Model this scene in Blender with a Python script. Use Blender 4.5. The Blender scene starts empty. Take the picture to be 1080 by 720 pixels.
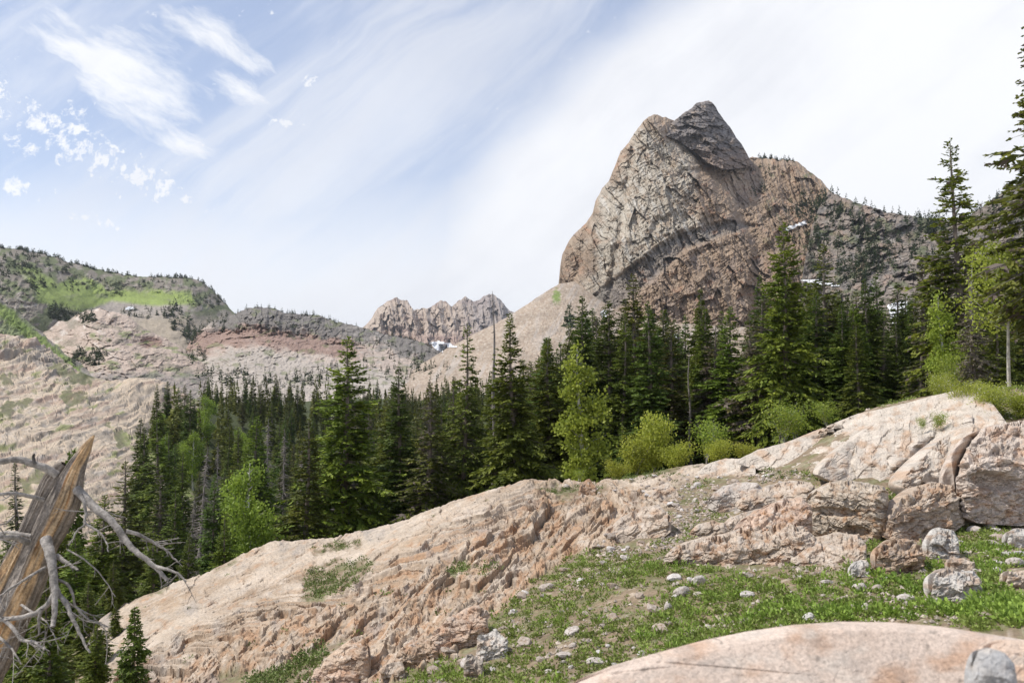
import bpy, math, random
import numpy as np
from mathutils import Vector, Matrix
from mathutils.bvhtree import BVHTree

# ------------------------------------------------------------------ camera
SC = bpy.context.scene
F = 848.0                       # focal length in pixels of a 1080 px wide frame
PITCH = math.atan(40.0 / F)
cam_d = bpy.data.cameras.new('camera'); cam = bpy.data.objects.new('camera', cam_d)
SC.collection.objects.link(cam); SC.camera = cam
cam.location = (0, 0, 0); cam.rotation_euler = (math.pi / 2 + PITCH, 0, 0)
cam_d.sensor_width = 36.0; cam_d.lens = 36.0 * F / 1080.0
cam_d.clip_start = 0.05; cam_d.clip_end = 30000
cam_d.dof.use_dof = True; cam_d.dof.focus_distance = 45.0; cam_d.dof.aperture_fstop = 3.2

# ------------------------------------------------------------------ sky and sun
SUN_EL, SUN_AZ = math.radians(56), math.radians(-86)      # azimuth from +Y (ahead) towards +X; sun stands ahead-left
world = bpy.data.worlds.new('World'); SC.world = world; world.use_nodes = True
NT = world.node_tree; NT.nodes.clear()
class G:
    """tiny node builder"""
    def __init__(s, nt): s.nt = nt
    def n(s, t, **kw):
        nd = s.nt.nodes.new(t)
        for k, v in kw.items(): setattr(nd, k, v)
        return nd
    def put(s, nd, i, v):
        if v is None: return
        if hasattr(v, 'node'): s.nt.links.new(v, nd.inputs[i])
        else: nd.inputs[i].default_value = v
    def m(s, op, a, b=None, c=None, clamp=False):
        nd = s.n('ShaderNodeMath', operation=op, use_clamp=clamp)
        s.put(nd, 0, a); s.put(nd, 1, b); s.put(nd, 2, c)
        return nd.outputs[0]
    def vm(s, op, a, b=None):
        nd = s.n('ShaderNodeVectorMath', operation=op); s.put(nd, 0, a); s.put(nd, 1, b)
        return nd.outputs[0]
    def xyz(s, x, y, z):
        nd = s.n('ShaderNodeCombineXYZ'); s.put(nd, 0, x); s.put(nd, 1, y); s.put(nd, 2, z); return nd.outputs[0]
    def noise(s, vec, scale, detail=4, rough=.55, dist=0.0, out=0):
        nd = s.n('ShaderNodeTexNoise'); s.put(nd, 'Vector', vec); nd.inputs['Scale'].default_value = scale
        nd.inputs['Detail'].default_value = detail; nd.inputs['Roughness'].default_value = rough
        nd.inputs['Distortion'].default_value = dist
        return nd.outputs[out]
    def ramp(s, v, lo, hi, a=0.0, b=1.0):
        nd = s.n('ShaderNodeMapRange', interpolation_type='SMOOTHSTEP'); s.put(nd, 0, v)
        for i, q in enumerate((lo, hi, a, b)): nd.inputs[i + 1].default_value = q
        return nd.outputs[0]
    def mix(s, f, a, b, mode='MIX'):
        nd = s.n('ShaderNodeMix', data_type='RGBA', blend_type=mode)
        s.put(nd, 0, f); s.put(nd, 6, a); s.put(nd, 7, b)
        return nd.outputs[2]
g = G(NT)
sky = g.n('ShaderNodeTexSky', sky_type='NISHITA'); sky.sun_disc = False
sky.sun_elevation = SUN_EL; sky.sun_rotation = SUN_AZ
sky.air_density = 1.0; sky.dust_density = 1.5; sky.ozone_density = 1.0; sky.altitude = 2700
tc = g.n('ShaderNodeTexCoord'); sep = g.n('ShaderNodeSeparateXYZ'); NT.links.new(tc.outputs['Generated'], sep.inputs[0])
dx, dy, dz = sep.outputs
yy = g.m('MAXIMUM', g.m('ABSOLUTE', dy), 0.12)
U = g.m('DIVIDE', dx, yy); W = g.m('DIVIDE', dz, yy)
uv = g.xyz(U, W, g.m('MULTIPLY', dy, 0.3))
wob = g.noise(uv, 4.0, 5, .6, out=1)
wv = g.vm('MULTIPLY', g.vm('SUBTRACT', wob, (.5, .5, .5)), (.07, .055, 0))
uvw = g.vm('ADD', uv, wv)
def blob(px, py, rx, ry, ang, soft=0.9):
    """soft elliptical patch of cloud round a direction in the sky"""
    mp = g.n('ShaderNodeMapping', vector_type='TEXTURE'); g.put(mp, 0, uvw)
    mp.inputs[1].default_value = ((px - 540) / F, (400 - py) / F, 0); rx *= 1.22; ry *= 1.28
    mp.inputs[2].default_value = (0, 0, math.radians(ang)); mp.inputs[3].default_value = (rx / F, ry / F, 1)
    flat = g.vm('MULTIPLY', mp.outputs[0], (1, 1, 0))
    nd = g.n('ShaderNodeVectorMath', operation='LENGTH'); g.put(nd, 0, flat)
    return g.ramp(nd.outputs['Value'], 1.0, 1.0 - soft)
def total(bl):
    r = bl[0]
    for b in bl[1:]: r = g.m('MAXIMUM', r, b)
    return r
# streaks drawn out from lower left to upper right (cirrus), and the other way at the left
mpA = g.n('ShaderNodeMapping', vector_type='TEXTURE'); g.put(mpA, 0, uvw); mpA.inputs[2].default_value = (0, 0, math.radians(38)); mpA.inputs[3].default_value = (3.2, .55, 1)
mpB = g.n('ShaderNodeMapping', vector_type='TEXTURE'); g.put(mpB, 0, uvw); mpB.inputs[2].default_value = (0, 0, math.radians(-28)); mpB.inputs[3].default_value = (1.8, .6, 1)
nA = g.noise(mpA.outputs[0], 5.0, 7, .6, .4); nB = g.noise(mpB.outputs[0], 7.0, 8, .62, .3); nC = g.noise(uvw, 46.0, 6, .62, .3)
nD = g.noise(mpB.outputs[0], 16.0, 8, .68, .2); nE = g.noise(uvw, 3.0, 6, .6)
def cov_of(mask, n, k, lo, hi): return g.ramp(g.m('ADD', mask, g.m('MULTIPLY', g.m('SUBTRACT', n, .5), k)), lo, hi)
veil = g.m('MAXIMUM', g.m('MULTIPLY', blob(880, 240, 660, 320, 34, .95), 2.8), g.m('MULTIPLY', g.ramp(W, .46, .02), .95))
fA = cov_of(veil, g.m('ADD', g.m('MULTIPLY', nA, .6), g.m('MULTIPLY', nE, .4)), 1.0, .10, 1.0)
thin = g.m('MULTIPLY', g.ramp(nA, .38, .72), .30)
thin = g.m('ADD', g.m('MULTIPLY', thin, 2.0), .12)
big = total([blob(150, 100, 130, 40, -20, 1), blob(120, 58, 150, 62, -28, 1), blob(215, 30, 105, 30, -28, 1), blob(222, 148, 85, 28, -15, 1), blob(250, 88, 70, 26, -30, 1), blob(60, 20, 90, 24, -25, 1)])
nBD = g.m('ADD', g.m('MULTIPLY', nB, .6), g.m('MULTIPLY', nD, .4))
fB = cov_of(g.m('MULTIPLY', big, .85), nBD, 3.6, .06, 1.0)
small = total([blob(45, 130, 85, 30, -18, 1), blob(130, 180, 115, 34, -22, 1), blob(75, 158, 105, 26, -15, 1), blob(195, 208, 55, 18, -20, 1), blob(15, 200, 55, 20, -10, 1), blob(328, 80, 16, 15, 0, 1), blob(302, 121, 22, 8, -5, 1), blob(-40, 90, 60, 40, 0, 1), blob(100, 232, 60, 10, -8, 1)])
nC2 = g.noise(uvw, 95.0, 5, .65, .2)
fC = cov_of(g.m('MULTIPLY', small, .9), g.m('ADD', g.m('MULTIPLY', nC, .6), g.m('MULTIPLY', nC2, .4)), 6.0, .38, 1.25)
cov = g.m('MAXIMUM', g.m('MAXIMUM', fA, thin), g.m('MAXIMUM', g.m('MULTIPLY', fB, .95), g.m('MULTIPLY', fC, .92)))
cov = g.m('MINIMUM', cov, 0.97)
grey = g.m('ADD', g.m('MULTIPLY', nA, .5), g.m('MULTIPLY', nE, .5))
cl = g.mix(g.ramp(grey, .42, .7), (6.1, 6.15, 6.3, 1), (5.1, 5.2, 5.5, 1))
blue = g.mix(g.ramp(W, .0, .5), (3.0, 3.5, 4.6, 1), (1.9, 2.5, 3.95, 1))
blue = g.mix(.55, g.mix(1.0, sky.outputs[0], (1.35, 1.25, 1.15, 1), 'MULTIPLY'), blue)
out = g.mix(cov, blue, cl)
bg = g.n('ShaderNodeBackground'); g.put(bg, 0, out); bg.inputs[1].default_value = 0.13
wo = g.n('ShaderNodeOutputWorld'); NT.links.new(bg.outputs[0], wo.inputs[0])
sun_d = bpy.data.lights.new('sun', 'SUN'); sun = bpy.data.objects.new('sun', sun_d); SC.collection.objects.link(sun)
sun_d.energy = 3.6; sun_d.angle = math.radians(1.2); sun_d.color = (1.0, .955, .88)
sd = Vector((math.sin(SUN_AZ) * math.cos(SUN_EL), math.cos(SUN_AZ) * math.cos(SUN_EL), math.sin(SUN_EL)))
sun.rotation_euler = sd.to_track_quat('Z', 'Y').to_euler()
vs = SC.view_settings; vs.view_transform = 'Standard'; vs.look = 'None'; vs.gamma = 1; vs.exposure = 0.40
vs.use_curve_mapping = False
SC.render.engine = 'CYCLES'
SC.cycles.max_bounces = 5; SC.cycles.diffuse_bounces = 3; SC.cycles.glossy_bounces = 1; SC.cycles.transmission_bounces = 2
SC.cycles.caustics_reflective = False; SC.cycles.caustics_refractive = False

# ------------------------------------------------------------------ helpers
ct, st = math.cos(PITCH), math.sin(PITCH)
def P(px, py, Y):
    """world point seen at photo pixel (px, py) at forward distance Y (arrays allowed)"""
    u = (np.asarray(px, float) - 540) / F; v = (360 - np.asarray(py, float)) / F
    fy = ct - v * st; fz = st + v * ct
    return u / fy * Y, np.asarray(Y, float) + 0 * u, fz / fy * Y
def elev(py): v = (360 - np.asarray(py, float)) / F; return (st + v * ct) / (ct - v * st)
def proj(X, Y, Z):
    f = Y * ct + Z * st; w = -Y * st + Z * ct
    return 540 + F * X / f, 360 - F * w / f
rs = np.random.RandomState(7)
_r3 = np.random.RandomState(5).random_sample((256, 4)).astype(np.float32)
_perm = rs.permutation(256); _perm = np.concatenate([_perm, _perm, _perm]).astype(np.int32)
_gr = rs.normal(size=(256, 3)); _gr /= np.linalg.norm(_gr, axis=1)[:, None]
def _fade(t): return t * t * t * (t * (t * 6 - 15) + 10)
_gr = _gr.astype(np.float32)
def perlin(x, y, z):
    x = np.asarray(x, np.float32); y = np.asarray(y, np.float32); z = np.asarray(z, np.float32)
    flat = z.ndim == 0
    if flat: x, y = np.broadcast_arrays(x, y)
    else: x, y, z = np.broadcast_arrays(x, y, z)
    xi, yi, zi = np.floor(x).astype(np.int32), np.floor(y).astype(np.int32), np.floor(z).astype(np.int32)
    xf, yf, zf = x - xi, y - yi, z - zi
    u, v, w = _fade(xf), _fade(yf), _fade(zf)
    if flat: w = 0.0; xi = xi + int(zi) * 37; zf = np.float32(float(z) - float(zi)) * 0 + .31
    xi &= 255; yi &= 255; zi = zi & 255
    r = 0
    for i in (0, 1):
        for j in (0, 1):
            hh = _perm[_perm[xi + i] + yi + j]
            for k in ((0,) if flat else (0, 1)):
                h = _perm[hh + zi + k]
                gx = _gr[:, 0][h]; gy = _gr[:, 1][h]; gz = _gr[:, 2][h]
                dt = gx * (xf - i) + gy * (yf - j) + gz * (zf - k)
                ww = 1.0 if flat else (w if k else 1 - w)
                r = r + dt * (u if i else 1 - u) * (v if j else 1 - v) * ww
    return r * 1.6
def fbm(x, y, z, o=4, lac=2.03, gain=.5):
    a, s, n = 1.0, 0, 0
    for k in range(o):
        s = s + a * perlin(x, y, z); n += a; a *= gain
        x, y, z = x * lac + 17.3, y * lac + 5.1, z * lac - 9.7
    return s / n
def ridged(x, y, z, o=4, gain=.5):
    a, s, n = 1.0, 0, 0
    for k in range(o):
        s = s + a * (1 - 2 * np.abs(perlin(x, y, z))); n += a; a *= gain
        x, y, z = x * 2.1 + 7.3, y * 2.1 + 3.1, z * 2.1 - 4.7
    return s / n
def worley(x, y, z, seed=0):
    """F1, F2-F1 and a random value per cell"""
    flat = np.ndim(z) == 0
    x, y, z = np.broadcast_arrays(np.asarray(x, np.float32), np.asarray(y, np.float32), np.asarray(z, np.float32))
    xi, yi, zi = np.floor(x).astype(np.int32), np.floor(y).astype(np.int32), np.floor(z).astype(np.int32)
    f1 = np.full(x.shape, 9.0, np.float32); f2 = f1.copy(); cid = np.zeros(x.shape, np.float32)
    for i in (-1, 0, 1):
        for j in (-1, 0, 1):
            for k in ((0,) if flat else (-1, 0, 1)):
                h = _perm[_perm[_perm[(xi + (i + seed * 7)) & 255] + ((yi + j) & 255)] + ((zi + k) & 255)]
                r1 = _r3[h, 0]; r2 = _r3[h, 1]
                d = (i + xi + r1 - x) ** 2 + (j + yi + r2 - y) ** 2
                if not flat: d = d + (k + zi + _r3[h, 2] - z) ** 2
                d = np.sqrt(d); nw = d < f1
                f2 = np.where(nw, f1, np.minimum(f2, d)); f1 = np.where(nw, d, f1)
                cid = np.where(nw, _r3[h, 3], cid)
    return f1, f2 - f1, cid
def facet(x, y, seed=0, tilt=1.0):
    """angular rock: every cell of the plane is a tilted flat face"""
    x, y = np.broadcast_arrays(np.asarray(x, np.float32), np.asarray(y, np.float32))
    xi, yi = np.floor(x).astype(np.int32), np.floor(y).astype(np.int32)
    f1 = np.full(x.shape, 9.0, np.float32); val = np.zeros(x.shape, np.float32)
    for i in (-1, 0, 1):
        for j in (-1, 0, 1):
            h = _perm[_perm[(xi + (i + seed * 11)) & 255] + ((yi + j) & 255)]
            ex = i + xi + _r3[h, 0] - x; ey = j + yi + _r3[h, 1] - y; d = ex * ex + ey * ey; nw = d < f1
            f1 = np.where(nw, d, f1); val = np.where(nw, (_r3[h, 3] - .5) + tilt * (ex * (_r3[h, 2] - .5) + ey * (_r3[(h + 9) & 255, 2] - .5)) * 2, val)
    return val
def sstep(a, b, x): t = np.clip((x - a) / (b - a), 0, 1); return t * t * (3 - 2 * t)
def lerp(a, b, t): return a + (b - a) * t
def tps(ctrl, vals, smooth=0.0):
    c = np.asarray(ctrl, float); n = len(c)
    def K(r2): return np.where(r2 > 1e-12, r2 * np.log(r2 + 1e-12), 0)
    d2 = ((c[:, None] - c[None]) ** 2).sum(-1)
    A = np.zeros((n + 3, n + 3)); A[:n, :n] = K(d2) + smooth * np.eye(n)
    A[:n, n] = 1; A[:n, n + 1:] = c; A[n, :n] = 1; A[n + 1:, :n] = c.T
    w = np.linalg.solve(A, np.concatenate([vals, [0, 0, 0]]))
    def ev(x, y):
        x, y = np.broadcast_arrays(np.asarray(x, float), np.asarray(y, float)); sh = x.shape; x = x.ravel(); y = y.ravel()
        o = np.empty(x.size)
        for s in range(0, x.size, 60000):
            q = slice(s, s + 60000)
            r2 = (x[q, None] - c[None, :, 0]) ** 2 + (y[q, None] - c[None, :, 1]) ** 2
            o[q] = K(r2) @ w[:n] + w[n] + w[n + 1] * x[q] + w[n + 2] * y[q]
        return o.reshape(sh)
    return ev
def pip(x, y, poly):
    """inside-polygon test (arrays)"""
    ins = np.zeros(np.shape(x), bool); n = len(poly)
    for i in range(n):
        x1, y1 = poly[i]; x2, y2 = poly[(i + 1) % n]
        if y1 == y2: continue
        c = ((y1 > y) != (y2 > y)) & (x < (x2 - x1) * (y - y1) / (y2 - y1) + x1)
        ins ^= c
    return ins
def pdist(x, y, poly, closed=True):
    d = np.full(np.shape(x), 1e9); n = len(poly)
    for i in range(n if closed else n - 1):
        x1, y1 = poly[i]; x2, y2 = poly[(i + 1) % n]
        vx, vy = x2 - x1, y2 - y1; L = vx * vx + vy * vy + 1e-9
        t = np.clip(((x - x1) * vx + (y - y1) * vy) / L, 0, 1)
        d = np.minimum(d, np.hypot(x - x1 - t * vx, y - y1 - t * vy))
    return d
def sdist(x, y, poly): return np.where(pip(x, y, poly), 1, -1) * pdist(x, y, poly)
def mesh_np(name, V, Fq, mat, cols=None, smooth=False, parent=None, tri=False):
    """link one mesh object from numpy vertices and quad (or triangle) indices"""
    V = np.ascontiguousarray(V, dtype=np.float32); Fq = np.ascontiguousarray(Fq, dtype=np.int32)
    k = Fq.shape[1]; me = bpy.data.meshes.new(name)
    me.vertices.add(len(V)); me.vertices.foreach_set('co', V.ravel())
    me.loops.add(Fq.size); me.loops.foreach_set('vertex_index', Fq.ravel())
    me.polygons.add(len(Fq)); me.polygons.foreach_set('loop_start', np.arange(0, Fq.size, k, dtype=np.int32))
    me.polygons.foreach_set('loop_total', np.full(len(Fq), k, dtype=np.int32))
    me.polygons.foreach_set('use_smooth', np.full(len(Fq), smooth, dtype=bool))
    me.update(calc_edges=True)
    if cols is not None:
        c = np.ones((len(V), 4), np.float32); c[:, :cols.shape[1]] = cols
        at = me.attributes.new('Col', 'FLOAT_COLOR', 'POINT'); at.data.foreach_set('color', c.ravel())
    if mat: me.materials.append(mat)
    o = bpy.data.objects.new(name, me); SC.collection.objects.link(o)
    if parent: o.parent = parent
    return o
def grid_faces(nr, nc, mask=None):
    i = np.arange(nr * nc).reshape(nr, nc)
    q = np.stack([i[:-1, :-1], i[:-1, 1:], i[1:, 1:], i[1:, :-1]], -1).reshape(-1, 4)
    if mask is not None: q = q[mask.ravel()]
    return q
def tag(o, label=None, cat=None, group=None, kind=None):
    if label: o['label'] = label
    if cat: o['category'] = cat
    if group: o['group'] = group
    if kind: o['kind'] = kind
    return o
def col_mat(name, rough=.9, nscale=3.0, namt=.25, bump=.3, bscale=8.0, bdist=.1, spec=.2, sub=None, fine=None):
    """surface whose base colour is the mesh's own 'Col' attribute, broken up by object-space noise"""
    m = bpy.data.materials.new(name); m.use_nodes = True; nt = m.node_tree; q = G(nt)
    b = nt.nodes['Principled BSDF']; at = q.n('ShaderNodeAttribute', attribute_name='Col')
    co = q.n('ShaderNodeTexCoord').outputs['Object']
    n1 = q.noise(co, nscale, 6, .65)
    f = q.ramp(n1, .3, .7, 1 - namt, 1 + namt)
    c = q.mix(1.0, at.outputs[0], q.xyz(f, f, f), 'MULTIPLY')
    if fine:
        n2 = q.noise(co, fine, 3, .7); f2 = q.ramp(n2, .35, .65, .82, 1.14)
        c = q.mix(1.0, c, q.xyz(f2, f2, f2), 'MULTIPLY')
    q.put(b, 'Base Color', c); b.inputs['Roughness'].default_value = rough
    b.inputs['Specular IOR Level'].default_value = spec
    if bump:
        nb = q.noise(co, bscale, 7, .65)
        bp = q.n('ShaderNodeBump'); bp.inputs['Strength'].default_value = bump; bp.inputs['Distance'].default_value = bdist
        q.put(bp, 'Height', nb); nt.links.new(bp.outputs[0], b.inputs['Normal'])
    return m
# ------------------------------------------------------------------ ground sheet
C = []
def cp(px, py, Y): C.append(((px - 540) / F * 1.6, math.log(Y) * .9, float(elev(py))))
def cz(px, Y, z): C.append(((px - 540) / F * 1.6, math.log(Y) * .9, z / Y))
for px, py, Y in [(1080, 640, 7.3), (900, 658, 8), (750, 690, 8), (640, 715, 8.2), (1180, 640, 7.5), (500, 725, 9), (1080, 575, 12.5), (980, 585, 11.3), (900, 600, 10.6),
                  (740, 600, 12), (740, 650, 9.8), (640, 640, 11), (560, 650, 12), (560, 700, 9.6), (480, 665, 12.4), (400, 712, 11.2), (300, 716, 12.3), (200, 722, 14.5), (110, 735, 18.5),
                  (1080, 545, 15.2), (1180, 540, 15.5), (960, 555, 15.2), (870, 560, 15), (1090, 460, 19.5), (1000, 478, 19.5), (930, 485, 20), (870, 505, 19.5), (1180, 430, 20),
                  (1010, 416, 25), (1080, 412, 25), (1200, 395, 26), (900, 440, 25), (800, 487, 26), (720, 492, 27), (640, 509, 27.5), (560, 508, 28), (480, 530, 28.3), (400, 557, 29), (340, 570, 30),
                  (290, 573, 30), (200, 613, 28.5), (112, 655, 27.5), (60, 735, 26), (-60, 820, 26), (700, 556, 17), (780, 585, 13.8), (600, 580, 17), (560, 618, 14.2), (480, 602, 17.6), (400, 640, 15.8), (340, 655, 16.5), (250, 662, 18), (170, 692, 19),
                  (450, 560, 22.5), (330, 612, 23), (600, 542, 22.5), (800, 525, 19.5), (700, 522, 22), (240, 620, 24)]: cp(px, py, Y)
# behind the crest the ground falls away into the wooded valley
for px, z30, z50, z90 in [(1250, -1.5, -3, -3), (1080, -1.9, -3.2, -4), (1000, -2.0, -3.4, -4.5), (900, -2.9, -4.5, -6), (800, -4.0, -6, -8), (700, -5, -7.2, -9.5), (560, -6.2, -9, -12), (450, -7.8, -12, -15), (340, -9, -15, -20), (240, -11, -17, -22), (140, -12, -17, -19), (0, -12, -14, -15), (-150, -12, -13, -12)]:
    cz(px, 37, z30 if px > 150 else z30 - 1.5); cz(px, 54, z50); cz(px, 90, z90)
for px, py, Y in [(0, 560, 78), (60, 528, 92), (110, 505, 108), (150, 495, 125), (190, 530, 118), (0, 470, 105), (90, 455, 135), (130, 412, 205), (170, 408, 220), (0, 415, 150), (-100, 400, 120), (-100, 470, 90), (60, 410, 175), (175, 455, 190), (130, 440, 170),
                  (0, 352, 235), (45, 362, 240), (85, 398, 240), (-100, 330, 220)]: cp(px, py, Y)
cz(230, 120, -23); cz(300, 130, -23); cz(420, 130, -19); cz(560, 130, -15); cz(700, 150, -12); cz(850, 150, -8); cz(1000, 140, -5); cz(1150, 140, -3)
cz(260, 200, -22); cz(350, 220, -20); cz(500, 220, -15); cz(700, 260, -8); cz(900, 250, -3); cz(1100, 240, 2)
cz(250, 330, -12); cz(350, 340, -12); cz(460, 340, -10); cz(600, 380, 0); cz(800, 380, 8); cz(1000, 330, 14); cz(1200, 320, 16); cz(130, 330, -6); cz(0, 340, -8); cz(-150, 330, -8)
for px in (-200, 0, 200, 400, 600, 800, 1000, 1280): cz(px, 520, -10 if px < 500 else 5); cz(px, 900, -25)
C = np.array(C); ev = tps(C[:, :2], C[:, 2], 2e-4)
def base_e(a, Y):
    e = ev(a * 1.6, np.log(Y) * .9)
    return e
R_SLAB = [(122, 740), (106, 655), (112, 646), (200, 608), (290, 568), (345, 560), (400, 545), (480, 515), (540, 495), (565, 495), (620, 505), (680, 500), (720, 488), (790, 478), (800, 494), (740, 505), (700, 515), (712, 532), (690, 556),
          (640, 575), (600, 588), (560, 612), (530, 640), (505, 652), (480, 690), (430, 700), (395, 722), (330, 735), (318, 712), (350, 690), (380, 668), (340, 680), (290, 700), (240, 712), (215, 745), (200, 790), (130, 790)]
G_IN = [[(318, 604), (345, 588), (398, 588), (392, 604), (352, 630), (322, 633)], [(330, 578), (380, 566), (384, 574), (340, 584)], [(565, 516), (625, 511), (640, 518), (590, 523)], [(470, 600), (490, 590), (500, 600), (480, 610)]]
R_LEFT = [(-300, 330), (0, 330), (60, 340), (90, 400), (140, 400), (190, 400), (215, 430), (150, 470), (160, 490), (215, 540), (190, 560), (100, 580), (-300, 660)]
G_LEFT = [[(0, 424), (30, 420), (45, 436), (0, 440)], [(55, 385), (90, 392), (95, 408), (60, 400)], [(66, 412), (90, 405), (92, 425), (68, 428)], [(0, 395), (12, 396), (12, 404), (0, 402)], [(118, 448), (140, 456), (150, 470), (130, 470)], [(20, 505), (55, 490), (60, 505), (30, 520)]]
ROUGH = [(110, 800), (120, 715), (170, 690), (240, 655), (310, 628), (380, 612), (430, 588), (475, 560), (530, 530), (590, 515), (720, 530), (760, 600), (600, 800)]
NC = 1150
aa = np.linspace(-.78, .78, NC)
ls = np.concatenate([np.linspace(math.log(1.2), math.log(6.5), 50)[:-1], np.linspace(math.log(6.5), math.log(31.5), 820)[:-1], np.linspace(math.log(31.5), math.log(75), 60)[:-1],
                     np.linspace(math.log(75), math.log(245), 300)[:-1], np.linspace(math.log(245), math.log(9000), 60)])
A_, L_ = np.meshgrid(aa, ls); Y_ = np.exp(L_)
E_ = base_e(A_, Y_)
E_ = np.where(Y_ > 900, -25 / Y_, E_)
PXg = 540 + F * A_ * (ct - 0) ; PYg = 400 - F * E_            # near enough to the picture for laying out features
u_px = Y_ / F                                               # metres per pixel at that distance
wob = fbm(PXg / 60, PYg / 60, 0., 3) * 14
wobf = fbm(PXg / 9, PYg / 7, 21., 4) * 9
rock = np.maximum(sstep(-3, 3, sdist(PXg, PYg, R_SLAB) + wob * .6 + wobf * .8), 0)
rock *= (Y_ < 33)
far = (Y_ > 60)
rl = sstep(-4, 4, sdist(PXg, PYg, R_LEFT) + wob * .5 + wobf * .6) * far
for gpoly in G_LEFT: rl *= 1 - sstep(-2, 2, sdist(PXg, PYg, gpoly) + wob * .3 + wobf * 1.8) * .75
for gpoly in G_IN: rock *= 1 - sstep(-3, 3, sdist(PXg, PYg, gpoly) + wob * .4 + wobf)
rough = sstep(-18, 18, sdist(PXg, PYg, ROUGH) + wob)
# streak coordinates: s runs across the strata, t along them
ang = lerp(.42, .66, rough)
s = PYg + np.tan(ang) * (PXg - 400); s = s * np.cos(ang)
tt = PXg * np.cos(ang) - PYg * np.sin(ang)
wp = fbm(tt / 90, s / 30, 0., 4) * 15
def saw(x, k=.22):
    f = x - np.floor(x)
    return np.where(f < 1 - k, f / (1 - k), (1 - f) / k) - .5
def amp_n(p, q): return .35 + .9 * sstep(-.25, .5, fbm(tt / p, s / q, 3.3, 2))
h = saw((s + wp) / 34, .2) * 7.0 * amp_n(140, 50) * (.45 + .9 * rough)
h += saw((s + wp * 1.6 + 7) / 15, .25) * 3.4 * amp_n(60, 20) * (.6 + .75 * rough)
h += saw((s + wp * 1.3 + fbm(tt / 25, s / 10, 9.1, 2) * 4) / 6.2, .3) * 1.0 * amp_n(30, 10) * (.7 + .7 * rough)
f1, f21, cid = worley(tt / 30 + wp * .04, (s + wp) / 12, 0., 3)
h += (cid - .5) * 6.5 * rough * sstep(0, .12, f21); h -= (1 - sstep(0, .07, f21)) * 2.0 * (.15 + rough)
f1b, f21b, cidb = worley(tt / 11, (s + wp) / 6, 0., 8)
h += (cidb - .5) * 2.4 * (rough * .9 + .05) - (1 - sstep(0, .08, f21b)) * .9 * rough
h += fbm(tt / 9, s / 5, 1.5, 4) * (1.0 + 2.0 * rough)
h += facet((tt + wp) / 46, (s + wp * 1.3) / 15, 4) * 8.5 * (.22 + rough) + facet((tt + wp) / 18, (s + wp) / 7, 7) * 4.6 * (.22 + rough) + facet(tt / 7, s / 3.4, 2) * 1.6 * (.3 + rough)
h += 1.8
crk = ridged(tt / 55 + wp * .03, (s + wp) / 8.5, 44., 2); crk2 = ridged(tt / 16, (s + wp) / 30, 54., 2)
h -= 4.2 * sstep(.80, .97, crk) + 3.0 * sstep(.86, .98, crk2) * (.4 + rough)
h += fbm(PXg / 2.6, PYg / 2.2, 14., 3) * 1.1
h += 5.5 * np.exp(-((PXg - 561) / 20) ** 2 - ((PYg - 512) / 9) ** 2)
dz = h * rock * .72
# the far left slope: the same banded rock, seen from further off
sl = PYg * 1.0 + .28 * PXg; tl = PXg - .28 * PYg
wl = fbm(tl / 40, sl / 20, 5, 4) * 12
hl = saw((sl + wl) / 19, .3) * 3.6 + saw((sl + wl * 1.5) / 8, .35) * 1.9 + saw((sl * .6 - tl * .35 + wl) / 13, .4) * 1.6
f1c, f21c, cidc = worley(tl / 15, (sl + wl) / 7, 0., 5)
hl += facet((tl + wl) / 30, (sl + wl) / 9, 4) * 3.2 + facet(tl / 12, sl / 4.2, 7) * 1.5
hl += (cidc - .5) * 1.6 - (1 - sstep(0, .1, f21c)) * 1.2 + fbm(tl / 9, sl / 4, 0., 4) * 1.3
knoll = sstep(0, 12, sdist(PXg, PYg, [(-50, 345), (50, 352), (88, 398), (70, 408), (20, 385), (-50, 385)]))
hl *= .8 + 1.1 * knoll
hump = 9 * np.exp(-(((PXg - 150) / 34) ** 2 + ((PYg - 412) / 12) ** 2))
dz += (hl * .62 + hump) * rl
soil = (1 - np.maximum(rock, rl))
dz += soil * (fbm(A_ * 60, L_ * 60, 0., 5) * 1.6 * (Y_ < 40) + fbm(A_ * 14, L_ * 14, 2, 4) * 5 * sstep(30, 60, Y_) )
dz = np.where(Y_ > 700, 0, dz)
X_ = A_ * Y_; Z_ = E_ * Y_ + dz * u_px
# colour of the ground: bare pinkish quartzite, soil and low green growth
def mixc(c1, c2, t): return c1 * (1 - t[..., None]) + np.asarray(c2) * t[..., None]
one = np.ones(X_.shape + (1,))
n1 = fbm(tt / 70, s / 20, 4, 5); n2 = fbm(tt / 16, s / 6, 8, 5); n3 = fbm(PXg / 26, PYg / 26, 12, 5)
cr = one * np.array([.43, .352, .275])
cr = mixc(cr, (.345, .258, .182), sstep(-.1, .5, n1 + .4 * rough))
cr = mixc(cr, (.36, .215, .125), sstep(.1, .6, n2 + .3 * rough) * .75)
cr = mixc(cr, (.27, .245, .225), sstep(.12, .5, n3) * .6)
cr = mixc(cr, (.47, .395, .32), sstep(.1, .5, -n2) * .6)
cr = mixc(cr, (.17, .13, .10), (1 - sstep(.0, .06, f21)) * rough * .6); cr = mixc(cr, (.20, .165, .13), sstep(.86, .98, crk) * .7)
cr = mixc(cr, (.52, .44, .36), sstep(.1, .5, fbm(tt / 30, s / 3.5, 64., 4)) * .6); cr = mixc(cr, (.32, .28, .24), sstep(.15, .5, fbm(PXg / 5, PYg / 3, 74., 4)) * .55)
bandc = fbm(tl / 60, sl / 6, 7, 5)
crl = one * np.array([.46, .375, .285]); crl = mixc(crl, (.34, .245, .19), sstep(-.05, .4, bandc)); crl = mixc(crl, (.21, .19, .17), sstep(.05, .4, fbm(tl / 14, sl / 6, 3, 4)) * .7)
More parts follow.
